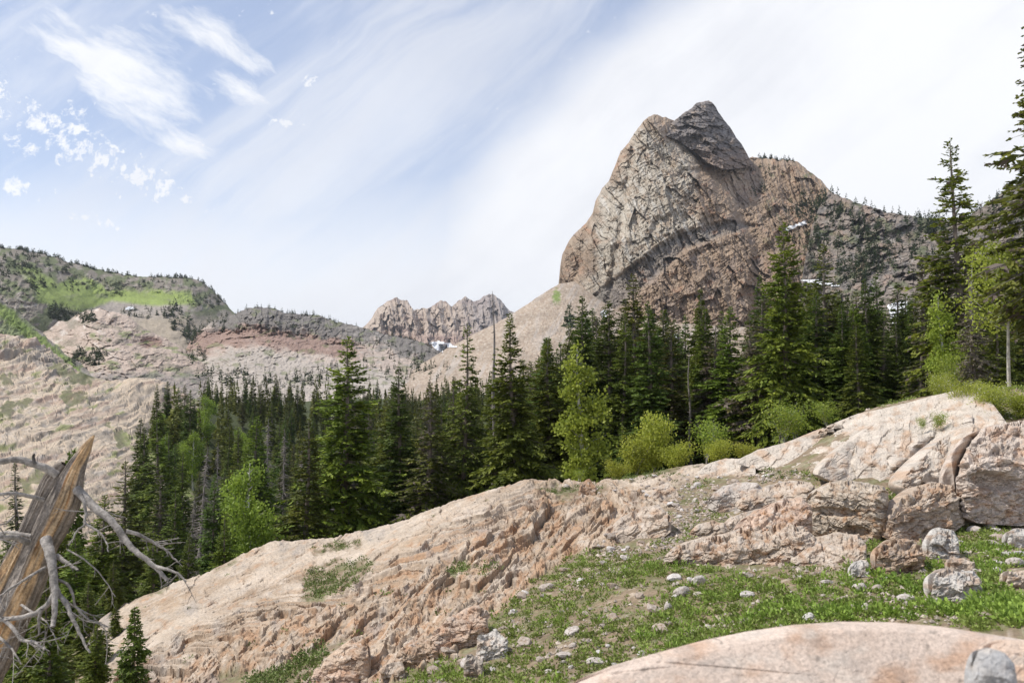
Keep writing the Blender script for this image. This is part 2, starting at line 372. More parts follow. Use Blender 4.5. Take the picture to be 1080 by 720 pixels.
crl = mixc(crl, (.17, .145, .125), sstep(.72, .95, ridged(tl / 22, (sl + wl) / 3.4, 3., 3)) * .75); crl = mixc(crl, (.56, .49, .42), sstep(.15, .5, fbm(tl / 12, sl / 3, 93., 4)) * .6)
crl = mixc(crl, (.17, .20, .06), sstep(.22, .45, fbm(tl / 22, sl / 9, 31, 4)) * .75)
crl = mixc(crl, (.24, .22, .20), knoll * sstep(-.2, .3, fbm(tl / 9, sl / 7, 13, 4)) * .7)
gn = fbm(A_ * 90, L_ * 90, 0., 5); gn2 = fbm(A_ * 22, L_ * 22, 6, 4)
cs = one * np.array([.22, .165, .11]); cs = mixc(cs, (.42, .345, .275), sstep(.0, .35, gn) * .8); cs = mixc(cs, (.11, .13, .04), sstep(-.15, .35, gn2 + gn * .6) * .6)
cs = np.where(far[..., None], mixc(mixc(one * np.array([.25, .285, .095]), (.36, .30, .22), sstep(-.1, .3, fbm(PXg / 6, PYg / 3, 5., 4))), (.17, .205, .065), sstep(.05, .4, fbm(PXg / 5, PYg / 3, 8., 3))), cs)
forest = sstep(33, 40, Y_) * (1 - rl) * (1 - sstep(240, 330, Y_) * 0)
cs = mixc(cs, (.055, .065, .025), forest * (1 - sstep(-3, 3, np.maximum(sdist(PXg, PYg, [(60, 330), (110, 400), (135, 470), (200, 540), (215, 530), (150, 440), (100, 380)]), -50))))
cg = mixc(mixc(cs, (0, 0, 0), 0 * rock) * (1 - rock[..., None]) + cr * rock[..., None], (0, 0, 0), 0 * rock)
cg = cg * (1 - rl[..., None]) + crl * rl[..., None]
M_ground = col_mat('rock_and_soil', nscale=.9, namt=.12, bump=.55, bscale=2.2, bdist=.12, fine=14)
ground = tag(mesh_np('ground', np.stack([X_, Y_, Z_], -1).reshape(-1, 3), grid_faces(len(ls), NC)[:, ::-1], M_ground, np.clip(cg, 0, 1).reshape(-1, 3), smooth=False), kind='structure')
def ground_z(X, Y):
    a = np.clip((np.asarray(X) / Y - aa[0]) / (aa[1] - aa[0]), 0, NC - 1.001); l = np.interp(np.log(Y), ls, np.arange(len(ls)))
    i, j = np.floor(l).astype(int), np.floor(a).astype(int); i = np.minimum(i, len(ls) - 2)
    fi, fj = l - i, a - j
    return (Z_[i, j] * (1 - fi) * (1 - fj) + Z_[i + 1, j] * fi * (1 - fj) + Z_[i, j + 1] * (1 - fi) * fj + Z_[i + 1, j + 1] * fi * fj)

# ------------------------------------------------------------------ hills and mountains, each a solid ridge of its own
def relief(name, top, bottom, depth, step, amp, colour, mat, rnd=30., back=1.0, edge=None, ny=None, kind='structure', jag=1.0):
    """top: silhouette [(px,py)], bottom: foot line [(px,py)]; depth(px,py) metres ahead; amp(px,py,X,Y,Z) relief towards the viewer in metres"""
    x0, x1 = top[0][0], top[-1][0]; nc = int((x1 - x0) / step) + 1
    px = np.linspace(x0, x1, nc)
    tp = np.interp(px, [p[0] for p in top], [p[1] for p in top]); bt = np.interp(px, [p[0] for p in bottom], [p[1] for p in bottom])
    tp = tp + jag * (fbm(px / 11, 3.1, 0, 4) * 2.6 + fbm(px / 4, 8.1, 0, 3) * 1.1)
    bt = np.maximum(bt, tp + 2)
    nr = ny or int((bt - tp).max() / step) + 1
    t = np.linspace(0, 1, nr)[:, None]
    PX = px[None] + 0 * t; PY = tp[None] + (bt - tp)[None] * t
    if edge is not None: PX = PX + edge(PX, PY)
    D = depth(PX, PY)
    X, Y, Z = P(PX, PY, D)
    dd = amp(PX, PY, X, Y, Z)
    top_px = (PY - tp[None]); D = D - dd + rnd * np.exp(-top_px / 5.0)
    X, Y, Z = P(PX, PY, D)
    cols = colour(PX, PY, X, Y, Z, dd)
    # the back falls away behind the crest
    nb = 14; k = np.linspace(0, 1, nb + 1)[1:, None]
    H = (Z[0] - Z[-1])[None]; jj = fbm(px[None] / 25, k * 4, 5., 3)
    Yb = Y[0][None] + back * H * (k * 1.1) + jj * H * .06 * k; Zb = Z[0][None] - H * (k ** 1.3) * (1 + .05 * jj); Xb = X[0][None] / Y[0][None] * Yb
    X = np.concatenate([Xb[::-1], X]); Y = np.concatenate([Yb[::-1], Y]); Z = np.concatenate([Zb[::-1], Z])
    cols = np.concatenate([np.repeat(cols[:1], nb, 0), cols])
    o = mesh_np(name, np.stack([X, Y, Z], -1).reshape(-1, 3), grid_faces(nr + nb, nc), mat, np.clip(cols, 0, 1).reshape(-1, 3))
    return tag(o, kind=kind)
def depth_tps(pts, sm=1e-3):
    p = np.array(pts, float); f = tps(p[:, :2] / 100, np.log(p[:, 2]), sm)
    return lambda x, y: np.exp(f(x / 100, y / 100))
def rot(x, y, deg):
    a = math.radians(deg); return x * math.cos(a) + y * math.sin(a), -x * math.sin(a) + y * math.cos(a)
def colbase(shape, c): return np.ones(shape + (1,)) * np.array(c)
M_hill = col_mat('hill_surface', nscale=.05, namt=.14, bump=.5, bscale=.25, bdist=1.2, fine=.5)
M_cliff = col_mat('cliff_rock', nscale=.06, namt=.14, bump=.75, bscale=.22, bdist=1.6, fine=.45)

# far pale mountain at the head of the valley
def amp_far(px, py, X, Y, Z):
    a, b = rot(px, py, 78)
    return 60 * ridged(a / 60, b / 15, 1., 4) + 26 * facet(a / 16, b / 7, 3) + 18 * facet(px / 5, py / 6, 6) + 12 * fbm(px / 5, py / 5, 2., 3)
def col_far(px, py, X, Y, Z, dd):
    c = colbase(px.shape, (.40, .325, .265)); b = fbm(px / 40, py / 7, 3., 4)
    c = mixc(c, (.25, .185, .155), sstep(0, .4, b)); c = mixc(c, (.40, .33, .27), sstep(.05, .5, fbm(px / 9, py / 20, 9., 4)))
    c = mixc(c, (.22, .20, .20), sstep(468, 510, px + 6 * fbm(px / 12, py / 12, 1., 3)) * .6)
    c = mixc(c, (.27, .17, .14), sstep(345, 358, py + 3 * fbm(px / 10, py / 10, 0., 2)) * .5)
    return c
relief('far_mountain', [(350, 372), (375, 352), (388, 340), (398, 326), (408, 318), (418, 314.5), (430, 317), (436, 327), (450, 326), (458, 322), (465, 316), (471, 318), (477, 323), (484, 316), (491, 312.5), (499, 319), (508, 314), (514, 311), (520, 309), (526, 315), (535, 324), (548, 334), (580, 352), (620, 372)],
       [(350, 420), (620, 420)], depth_tps([(350, 420, 1500), (620, 420, 1500), (420, 315, 2250), (520, 310, 2350), (470, 320, 2300), (350, 370, 2100), (430, 380, 1950), (620, 360, 2100)]), .6, amp_far, col_far, M_hill, rnd=60)

# plateau far left with the green slope
CLIFF_B = [(-80, 250), (0, 266), (40, 272), (100, 292), (150, 294), (205, 296), (225, 310), (240, 330), (205, 325), (180, 312), (140, 305), (110, 312), (80, 300), (50, 280), (20, 280), (-80, 275)]
GREEN_A = [(20, 281), (38, 286), (62, 302), (70, 296), (95, 296), (115, 308), (145, 308), (200, 309), (205, 322), (160, 324), (120, 320), (95, 328), (88, 328), (60, 322), (42, 318), (34, 300)]
def amp_a(px, py, X, Y, Z):
    cl = sstep(-4, 4, sdist(px, py, CLIFF_B)); a, b = rot(px, py, -55)
    lf = sstep(60, 20, px) * sstep(285, 300, py)
    cl = np.maximum(cl, lf)
    return 12 * fbm(px / 40, py / 30, 0., 4) + cl * (10 * ridged(px / 14, py / 9, 2., 4) + 5 * fbm(px / 4, py / 4, 1., 3)) + 1.2 * fbm(px / 5, py / 5, 7., 3)
def col_a(px, py, X, Y, Z, dd):
    w = fbm(px / 9, py / 6, 2., 4) * 4.5
    c = colbase(px.shape, (.20, .172, .14)); c = mixc(c, (.31, .275, .235), sstep(0, .45, fbm(px / 9, py / 5, 1., 4)))
    c = mixc(c, (.10, .125, .045), sstep(-.05, .3, fbm(px / 13, py / 8, 11., 4) + .15) * .8)
    gr = sstep(-4, 3, sdist(px, py, GREEN_A) + 1.5 + w)
    gc = mixc(colbase(px.shape, (.22, .275, .075)), (.20, .225, .10), sstep(0, .4, fbm(px / 20, py / 6, 4., 4)))
    c = c * (1 - gr[..., None]) + gc * gr[..., None]
    tl = sstep(-3, 2, sdist(px, py, [(90, 328), (118, 318), (160, 323), (200, 322), (190, 335), (140, 342), (100, 342)]) + w * .3)
    c = mixc(c, (.32, .28, .245), tl)
    low = sstep(326, 342, py + w) * sstep(95, 130, px)
    return mixc(c, (.32, .27, .21), low)
relief('plateau_hill', [(-90, 240), (-40, 252), (0, 261), (30, 264), (60, 272), (95, 282), (130, 290), (165, 291.5), (200, 292.5), (212, 296), (222, 304), (236, 318), (246, 328), (262, 336), (300, 352)], [(-90, 420), (300, 420)],
       depth_tps([(-90, 240, 760), (0, 261, 820), (100, 284, 950), (200, 293, 1080), (240, 322, 1080), (300, 352, 1050), (-90, 420, 430), (100, 420, 640), (300, 420, 760), (0, 340, 560), (110, 330, 830), (200, 325, 900), (40, 310, 720)]), .6, amp_a, col_a, M_hill, rnd=16)

# pink rounded knob
def amp_k(px, py, X, Y, Z):
    sx, ty = py + .15 * px, px
    w = fbm(px / 25, py / 20, 1., 3) * 9
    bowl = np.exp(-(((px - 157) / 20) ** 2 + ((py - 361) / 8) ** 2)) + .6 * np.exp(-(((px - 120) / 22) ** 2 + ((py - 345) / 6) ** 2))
    m = sstep(-.2, .4, fbm(px / 22, py / 14, 19., 3))
    return m * (5 * saw((sx + w) / 15, .3) + 3 * saw((sx + w * 1.5) / 6.5, .35)) + 3 * facet(px / 13, py / 7, 3) + 3.5 * fbm(px / 6, py / 3, 6., 4) + 7 * fbm(px / 25, py / 16, 0., 4) + 2.5 * fbm(px / 5, py / 4, 3., 4) - 16 * bowl
def col_k(px, py, X, Y, Z, dd):
    w = fbm(px / 9, py / 7, 2., 4)
    c = colbase(px.shape, (.42, .335, .275)); c = mixc(c, (.55, .48, .42), sstep(.1, .4, w) * sstep(170, 90, px)); c = mixc(c, (.23, .20, .15), sstep(0, .35, fbm(px / 17, py / 8, 8., 4)) * .75)
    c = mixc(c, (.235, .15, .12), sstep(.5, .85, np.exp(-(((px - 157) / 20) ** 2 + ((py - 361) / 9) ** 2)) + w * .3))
    c = mixc(c, (.17, .21, .07), sstep(.1, .35, fbm(px / 20, py / 7, 15., 4) - .4 * sstep(20, 60, np.abs(py - 375))) * .7)
    c = mixc(c, (.19, .175, .165), sstep(388, 398, py + w * 8) * .65)
    return c
relief('rounded_knob_hill', [(20, 372), (45, 352), (62, 340), (75, 335), (90, 328), (105, 325), (118, 329), (135, 333), (148, 343), (165, 352), (185, 362), (205, 375), (225, 392), (240, 405)], [(20, 432), (240, 432)],
       depth_tps([(20, 372, 560), (100, 326, 560), (165, 352, 570), (240, 405, 500), (20, 432, 330), (130, 432, 330), (240, 432, 380), (130, 370, 470)]), .5, amp_k, col_k, M_hill, rnd=18)

# craggy ridge in the middle distance
def amp_d(px, py, X, Y, Z):
    tb = py - np.interp(px, [215, 265, 300, 390, 450], [335, 325, 333, 346, 366])
    crag = sstep(24, 14, tb + 5 * fbm(px / 16, py / 10, 3., 3))
    w = fbm(px / 30, py / 20, 1., 3) * 8
    bowl = np.exp(-(((px - 255) / 30) ** 2 + ((py - 352) / 9) ** 2)) + np.exp(-(((px - 320) / 26) ** 2 + ((py - 352) / 7) ** 2))
    m = sstep(-.2, .4, fbm(px / 30, py / 14, 19., 3))
    return m * (6 * saw((py + .2 * px + w) / 12, .35) + 3 * saw((py + .2 * px + w * 1.5) / 5, .35)) + 2 * facet(px / 9, py / 5, 2) + 4 * fbm(px / 5, py / 2.8, 7., 4) + crag * (8 * ridged(px / 9, py / 12, 2., 3) + 7 * facet(px / 6, py / 9, 4)) + 6 * fbm(px / 24, py / 14, 0., 4) + 3 * fbm(px / 4, py / 3, 3., 4) + 9 * crag - 12 * bowl
def col_d(px, py, X, Y, Z, dd):
    tb = py - np.interp(px, [215, 265, 300, 390, 450], [335, 325, 333, 346, 366]); w = fbm(px / 14, py / 8, 3., 4)
    c = colbase(px.shape, (.40, .33, .28)); c = mixc(c, (.27, .185, .15), sstep(26, 12, np.abs(tb - 24) * 1.6 + w * 14) * sstep(400, 360, px))
    c = mixc(c, (.36, .32, .28), sstep(36, 46, tb + w * 10) * .85)
    c = mixc(c, (.14, .13, .12), sstep(19, 11, tb + w * 14) * sstep(205, 235, px) * .9)
    c = mixc(c, (.35, .32, .285), sstep(.1, .4, fbm(px / 10, py / 3, 18., 4)) * .7 * sstep(330, 380, px))
    c = mixc(c, (.13, .15, .06), sstep(.12, .4, fbm(px / 12, py / 6, 28., 4)) * .55)
    return c
relief('craggy_ridge_hill', [(190, 378), (205, 352), (222, 340), (240, 333), (256, 327), (268, 324), (285, 325), (300, 330), (318, 331), (335, 333), (352, 338), (368, 342), (390, 347), (410, 354), (430, 356), (445, 362), (462, 370), (480, 378), (520, 392)], [(190, 440), (520, 440)],
       depth_tps([(190, 378, 640), (265, 324, 700), (390, 347, 760), (520, 392, 700), (190, 440, 350), (350, 440, 350), (520, 440, 350), (300, 375, 560), (440, 390, 560)]), .5, amp_d, col_d, M_hill, rnd=18)

# near spur at the left with a green strip
def amp_s(px, py, X, Y, Z): return 4 * fbm(px / 30, py / 20, 0., 4) + 1.5 * fbm(px / 5, py / 4, 3., 4) + sstep(40, 0, px - (py - 300) * .8) * 5 * ridged(px / 10, py / 10, 2., 4)
def col_s(px, py, X, Y, Z, dd):
    w = fbm(px / 12, py / 12, 3., 4) * 8
    d = py - (318 + px * .86) + w          # below the crest line of the strip
    c = colbase(px.shape, (.235, .21, .18)); c = mixc(c, (.19, .24, .07), sstep(0, 6, d + 4) * (1 - sstep(12, 22, d))); c = mixc(c, (.14, .20, .045), sstep(-.05, .25, fbm(px / 30 + py / 12, py / 30, 9., 4)) * .6)
    return c
relief('grassy_spur_hill', [(-90, 262), (-40, 285), (-5, 312), (20, 330), (45, 352), (68, 372), (90, 386), (110, 397), (130, 405), (150, 415)], [(-90, 440), (150, 440)],
       depth_tps([(-90, 262, 420), (0, 315, 430), (60, 368, 430), (150, 415, 400), (-90, 440, 260), (60, 440, 265), (150, 440, 290)]), .6, amp_s, col_s, M_hill, rnd=10)

# talus cone under the big peak
def amp_t(px, py, X, Y, Z): return 5 * fbm(px / 60, py / 30, 0., 3) + 2.2 * fbm(px / 6, py / 5, 3., 4) + 1.3 * fbm(px / 2, py / 2, 3., 2)
def col_t(px, py, X, Y, Z, dd):
    n = fbm(px / 2.2, py / 1.8, 3., 3); c = colbase(px.shape, (.33, .265, .205)); c = mixc(c, (.41, .35, .29), sstep(.1, .5, n)); c = mixc(c, (.25, .185, .14), sstep(.1, .5, -n) * .8)
    a, b = rot(px, py, -60)
    c = mixc(c, (.36, .31, .265), sstep(0, .4, fbm(a / 40, b / 6, 2., 4)))
    return mixc(c, (.16, .21, .06), sstep(6, 2, np.hypot(px - 587, (py - 313) * .6) + 3 * n))
relief('talus_slope', [(420, 402), (445, 384), (470, 368), (500, 352), (525, 340), (545, 328), (560, 318), (575, 308), (590, 299), (606, 297), (625, 311), (650, 328), (700, 340), (800, 346)], [(420, 440), (800, 440)],
       depth_tps([(420, 402, 500), (500, 352, 570), (590, 299, 640), (650, 328, 575), (700, 340, 545), (800, 346, 520), (420, 440, 300), (600, 440, 310), (800, 440, 300), (600, 360, 480)]), .7, amp_t, col_t, M_hill, rnd=8, jag=.35)

# the big peak: pale western buttress, dark summit tooth, brown flank
def strata(px, py, X, Y, Z, k=1.0):
    w = fbm(px / 34, py / 34, 1., 4) * 10; w2 = fbm(px / 9, py / 9, 4., 3) * 2.5
    a, b = rot(px, py, 64); a2, b2 = rot(px, py, -32)                        # two sets of joints cut the wall
    r = 11 * facet((a + w) / 50, (b + w) / 15, 2, .7) + 5 * facet((a + w2) / 22, (b + w) / 7, 5, .7) + 2.4 * facet((a2 + w2) / 7, (b2 + w2) / 11, 9) + 1.3 * facet(px / 3.6, py / 5, 4)
    r += 7 * saw((b2 + w * 1.5) / 27, .18) * sstep(-.3, .4, fbm(px / 40, py / 40, 7., 2)) + 4 * saw((b + w * 1.3) / 11, .3) * sstep(-.2, .4, fbm(px / 30, py / 30, 3., 2))
    r += 6 * ridged(px / 30, py / 36, 2., 4) + 1.6 * fbm(px / 3, py / 3, 4., 3) + 3.2 * ridged((a + w2) / 26, (b + w2) / 4.2, 3., 3) + 1.8 * ridged((a2 + w2) / 20, (b2 + w2) / 3.4, 5., 2)
    return r * k
BAND = [(590, 340), (640, 300), (690, 262), (720, 245), (770, 232), (800, 238), (770, 246), (725, 262), (700, 285), (660, 320), (620, 345)]
def amp_p(px, py, X, Y, Z):
    r = strata(px, py, X, Y, Z)
    edge = np.interp(py, [120, 180, 250, 320], [700, 728, 745, 750])      # outer edge between the pale face and the flank
    gully = np.exp(-((px - np.interp(py, [120, 160, 205, 260, 330], [706, 735, 775, 800, 800])) / 9) ** 2)
    g2 = np.exp(-((px - np.interp(py, [200, 330], [628, 600])) / 5) ** 2) + .7 * np.exp(-((px - np.interp(py, [150, 330], [668, 640])) / 4) ** 2)
    bd = sstep(-3, 3, sdist(px, py, BAND))
    ax, bx = rot(px, py, 70)
    fins = 8 * ridged(ax / 60, bx / 8, 3., 3) * sstep(790, 830, px)
    return r * .85 * (1 - .3 * sstep(700, 640, px)) + fins - 14 * gully - 11 * g2 - 7 * bd
def col_p(px, py, X, Y, Z, dd):
    w = fbm(px / 30, py / 30, 2., 4) * 24; n = fbm(px / 7, py / 7, 6., 4)
    a, b = rot(px, py, 62)
    c = colbase(px.shape, (.285, .21, .15)); c = mixc(c, (.36, .275, .20), sstep(0, .4, fbm(a / 30, b / 6, 3., 4))); c = mixc(c, (.25, .195, .16), sstep(0, .4, fbm(px / 14, py / 20, 8., 4)) * .7)
    pale = sstep(-8, 14, sdist(px, py, [(690, 118), (722, 135), (735, 175), (728, 215), (745, 250), (700, 262), (660, 300), (620, 320), (618, 240), (640, 190), (665, 140)]) + w)
    pc = mixc(colbase(px.shape, (.375, .33, .268)), (.30, .24, .18), sstep(-.05, .35, n)); pc = mixc(pc, (.46, .43, .38), sstep(.1, .45, fbm(a / 16, b / 5, 12., 3)) * .8)
    c = c * (1 - pale[..., None]) + pc * pale[..., None]
    bd = sstep(-3, 4, sdist(px, py, BAND) + w * .15); c = mixc(c, (.18, .165, .15), bd * .7)
    c = mixc(c, (.36, .20, .125), sstep(.2, .5, fbm(px / 13, py / 10, 22., 4)) * .55 * (1 - pale * .6))
    c = mixc(c, (.10, .12, .05), sstep(.18, .4, fbm(px / 12, py / 9, 32., 4)) * sstep(790, 830, px) * .65)
    return c
def jagx(px, py): return 0 * px
PEAK_T = [(583, 420), (586, 330), (589, 300), (591, 280), (593, 268), (600, 254), (609, 244), (618, 235), (625, 226), (628, 212), (636, 198), (642, 190), (648, 177), (655, 160), (663, 151), (672, 137), (681, 126), (690, 121), (696, 122), (704, 125), (712, 127), (722, 130), (735, 138), (750, 150), (768, 160), (785, 166), (800, 166), (815, 168), (832, 169), (845, 173), (855, 182), (866, 190), (872, 197), (880, 206), (893, 214), (905, 222), (925, 240), (960, 270)]
relief('great_rock_peak', PEAK_T, [(583, 425), (960, 425)],
       depth_tps([(589, 300, 760), (600, 254, 750), (628, 212, 740), (655, 160, 740), (690, 121, 735), (735, 138, 760), (785, 166, 800), (845, 173, 790), (872, 197, 760), (925, 240, 700), (960, 270, 660),
                  (583, 425, 640), (640, 425, 560), (760, 425, 520), (960, 425, 520), (640, 250, 655), (700, 200, 672), (745, 200, 690), (730, 300, 590), (640, 330, 620), (805, 230, 700), (850, 250, 690), (800, 320, 590), (720, 240, 645)], 1e-4),
       .42, amp_p, col_p, M_cliff, rnd=22, back=.7)
def amp_q(px, py, X, Y, Z):
    a, b = rot(px, py, 20)
    return 8 * facet((a + b * .2) / 18, b / 8, 3) + 4 * facet(a / 8, b / 4, 5) + 2 * facet(px / 3, py / 3, 8) + 5 * ridged(px / 16, py / 14, 5., 3) + 2 * saw((b + fbm(px / 9, py / 9, 0., 3) * 7) / 9, .3)
def col_q(px, py, X, Y, Z, dd):
    n = fbm(px / 8, py / 6, 1., 4); c = colbase(px.shape, (.17, .15, .14)); c = mixc(c, (.26, .21, .17), sstep(0, .4, n)); c = mixc(c, (.27, .25, .23), sstep(.2, .5, fbm(px / 6, py / 3, 8., 3)) * .5)
    return mixc(c, (.22, .155, .115), sstep(150, 168, py + n * 12) * .6)
relief('summit_tooth', [(700, 140), (706, 131), (714, 125), (722, 119), (729, 115), (734, 110), (740, 107.5), (748, 107), (753, 110), (758, 118), (764, 128), (770, 134), (777, 144), (784, 156), (790, 166), (794, 172)], [(700, 142), (715, 148), (735, 162), (748, 173), (765, 179), (794, 176)],
       depth_tps([(700, 140, 728), (741, 107, 768), (760, 125, 775), (790, 172, 780), (735, 160, 722), (750, 172, 712), (770, 175, 730), (745, 140, 735)]), .35, amp_q, col_q, M_cliff, rnd=12, back=.35)

# dark craggy ridge at the right
def amp_r(px, py, X, Y, Z):
    a, b = rot(px, py, -14); w = fbm(px / 34, py / 30, 0., 4) * 14; w2 = fbm(px / 10, py / 10, 5., 3) * 3; m = sstep(-.2, .35, fbm(px / 45, py / 30, 9., 3))
    r = 9 * facet((px + w) / 30, (b + w) / 16, 3) + 6 * facet((a + w2) / 13, (b + w2) / 7, 6) + 3 * facet(a / 5, b / 3.6, 8)
    return r * (.45 + .75 * m) + (4.5 * saw((b + w) / 12, .3) + 2 * saw((b + w * 1.6) / 5, .35)) * m + 9 * fbm(px / 36, py / 30, 2., 3) + 2.2 * fbm(px / 4, py / 4, 8., 3)
def col_r(px, py, X, Y, Z, dd):
    n = fbm(px / 14, py / 9, 1., 4)
    c = colbase(px.shape, (.205, .172, .145)); c = mixc(c, (.14, .128, .118), sstep(0, .35, n)); c = mixc(c, (.29, .26, .23), sstep(.1, .45, fbm(px / 9, py / 4, 8., 4)) * .7)
    c = mixc(c, (.08, .10, .04), sstep(.02, .3, fbm(px / 14, py / 11, 33., 4)) * .7)
    c = mixc(c, (.30, .21, .16), sstep(.1, .4, fbm(px / 18, py / 12, 43., 4)) * .5 * sstep(990, 930, px))
    return c
relief('dark_ridge_hill', [(828, 420), (838, 340), (848, 280), (856, 240), (866, 212), (874, 201), (885, 207), (900, 213), (915, 217), (930, 222), (948, 226), (965, 228), (985, 232), (1005, 234), (1025, 226), (1045, 212), (1060, 202), (1080, 195), (1110, 182), (1180, 165)], [(828, 424), (1180, 424)],
       depth_tps([(838, 340, 560), (862, 215, 660), (950, 226, 600), (1005, 234, 560), (1045, 212, 470), (1180, 165, 420), (828, 420, 470), (950, 420, 300), (1180, 420, 260), (900, 300, 500), (1080, 300, 360)]), .5, amp_r, col_r, M_cliff, rnd=12)
for o in [ground] + [x for x in SC.objects if x.name.endswith(('hill', 'mountain', 'slope', 'peak', 'tooth'))]: pass
HILLS = {o.name: o for o in SC.objects if o.type == 'MESH' and o is not ground}
_bv = {}
def bvh(o):
    if o.name not in _bv:
        me = o.data; v = np.empty(len(me.vertices) * 3, np.float32); me.vertices.foreach_get('co', v); f = np.empty(len(me.loops), np.int32); me.loops.foreach_get('vertex_index', f)
        _bv[o.name] = BVHTree.FromPolygons(v.reshape(-1, 3).tolist(), f.reshape(-1, 4).tolist())
    return _bv[o.name]
def hit(px, py, names=None):
    """nearest point of a hill or mountain seen at a photo pixel"""
    d = Vector([float(q) for q in P(px, py, 1.0)]).normalized(); best = None
    for n, o in HILLS.items():
        if names and n not in names: continue
        r = bvh(o).ray_cast(Vector((0, 0, 0)), d)
        if r[0] is not None and (best is None or r[3] < best[1]): best = (r[0], r[3], r[1])
    return best
# snow patches lying on the slopes
ms = bpy.data.materials.new('snow'); ms.use_nodes = True; b = ms.node_tree.nodes['Principled BSDF']; b.inputs['Base Color'].default_value = (.62, .63, .65, 1); b.inputs['Roughness'].default_value = .7
def snow(poly, label):
    xs, ys = [p[0] for p in poly], [p[1] for p in poly]; st_ = max(.6, (max(xs) - min(xs)) / 26)
    gx = np.arange(min(xs) - 1, max(xs) + 1, st_); gy = np.arange(min(ys) - 1, max(ys) + 1, st_)
    idx = {}; V = []; top = []
    for j, y in enumerate(gy):
        for i, x in enumerate(gx):
            if sdist(np.array(x), np.array(y), poly) + 1.3 * perlin(x / 2.5, y / 2.5, 1.) > -.6:
                r = hit(x, y)
                if r: idx[i, j] = len(V); V.append(r[0] - r[0].normalized() * (r[1] * .004 + .4))
    n = len(V); fs = []
    for (i, j), a in idx.items():
        q = [idx.get(k) for k in ((i, j), (i + 1, j), (i + 1, j + 1), (i, j + 1))]
        if None not in q: fs.append(q[::-1])
    if not fs: return
    V2 = [v + v.normalized() * 5 for v in V]
    o = mesh_np('snow_patch', np.array(V + V2), np.array(fs + [[k + n for k in f[::-1]] for f in fs]), ms, smooth=True)
    tag(o, label, 'snow patch', 'old snow patches on the mountainsides')
snow([(936, 322), (952, 316), (958, 318), (956, 330), (948, 335), (955, 346), (946, 350), (940, 340)], 'white snow patch behind the conifers at the foot of the dark right ridge')
snow([(842, 294), (858, 294), (872, 297), (888, 301), (886, 303), (868, 300), (845, 297)], 'narrow streak of snow on the brown flank, seen above the tall right-hand conifers')
snow([(828, 240), (840, 236), (850, 233), (850, 236), (838, 240), (830, 244)], 'thin bright snow strip high on the flank of the great peak')
snow([(634, 328), (639, 327), (640, 335), (636, 337)], 'small snow patch at the foot of the great peak behind the conifers')
snow([(700, 354), (714, 352), (716, 356), (702, 358)], 'low snow streak between trunks under the centre of the great peak')
snow([(452, 361), (462, 359), (476, 362), (482, 366), (470, 366), (466, 372), (458, 368)], 'snow patch at the foot of the far pale mountain')
snow([(132, 324), (140, 323), (142, 326), (133, 327)], 'tiny snow patch below the green slope of the plateau')
# ------------------------------------------------------------------ trees
def leaf_mat(name, rough=.55, trans=.0, var=.25):
    m = bpy.data.materials.new(name); m.use_nodes = True; nt = m.node_tree; q = G(nt); b = nt.nodes['Principled BSDF']
    at = q.n('ShaderNodeAttribute', attribute_name='Col'); oi = q.n('ShaderNodeObjectInfo')
    f = q.m('MULTIPLY_ADD', oi.outputs['Random'], var * 2, 1 - var)
    hs = q.n('ShaderNodeHueSaturation'); q.put(hs, 'Hue', q.m('MULTIPLY_ADD', oi.outputs['Random'], *((.035, .475) if var > .1 else (.012, .494)))); q.put(hs, 'Value', f); q.put(hs, 'Color', at.outputs[0])
    nt.links.new(hs.outputs[0], b.inputs['Base Color']); b.inputs['Roughness'].default_value = rough; b.inputs['Specular IOR Level'].default_value = .25
    if trans:
        tr = q.n('ShaderNodeBsdfTranslucent'); nt.links.new(hs.outputs[0], tr.inputs[0]); mx = q.n('ShaderNodeMixShader'); mx.inputs[0].default_value = trans
        nt.links.new(b.outputs[0], mx.inputs[1]); nt.links.new(tr.outputs[0], mx.inputs[2]); nt.links.new(mx.outputs[0], nt.nodes['Material Output'].inputs[0])
    return m
M_needle = leaf_mat('conifer_needles', .6, .30, .26); M_leaf = leaf_mat('broad_leaves', .5, .45, .08); M_tuft = leaf_mat('low_plants', .6, .2, .0)
M_bark = col_mat('bark', nscale=3., namt=.35, bump=.5, bscale=9., bdist=.05)
def nrm(v): return v / (np.linalg.norm(v, axis=-1, keepdims=True) + 1e-9)
def tube(path, rad, k=6, flat=None):
    """vertices and quads of a tapered tube along a path"""
    path = np.asarray(path, float); rad = np.asarray(rad, float) * np.ones(len(path)); T = nrm(np.gradient(path, axis=0))
    up = np.array([0, 0, 1.0]) if abs(T[0][2]) < .9 else np.array([1.0, 0, 0])
    A = nrm(np.cross(T, up)); B = np.cross(T, A); th = np.arange(k) * 2 * math.pi / k
    V = path[:, None] + rad[:, None, None] * (np.cos(th)[None, :, None] * A[:, None] + np.sin(th)[None, :, None] * B[:, None])
    n = len(path); i = np.arange(n - 1)[:, None] * k; j = np.arange(k)[None]; j2 = (j + 1) % k
    return V.reshape(-1, 3), np.stack([i + j, i + j2, i + k + j2, i + k + j], -1).reshape(-1, 4)
class Acc:
    def __init__(s): s.V, s.F, s.C, s.n = [], [], [], 0
    def add(s, V, F, c):
        s.V.append(V); s.F.append(F + s.n); s.n += len(V); c = np.asarray(c, float)
        s.C.append(np.broadcast_to(c, (len(V), 3)) if c.ndim == 1 else c)
    def build(s, name, mat, parent=None, smooth=False): return mesh_np(name, np.concatenate(s.V), np.concatenate(s.F), mat, np.concatenate(s.C), smooth, parent)
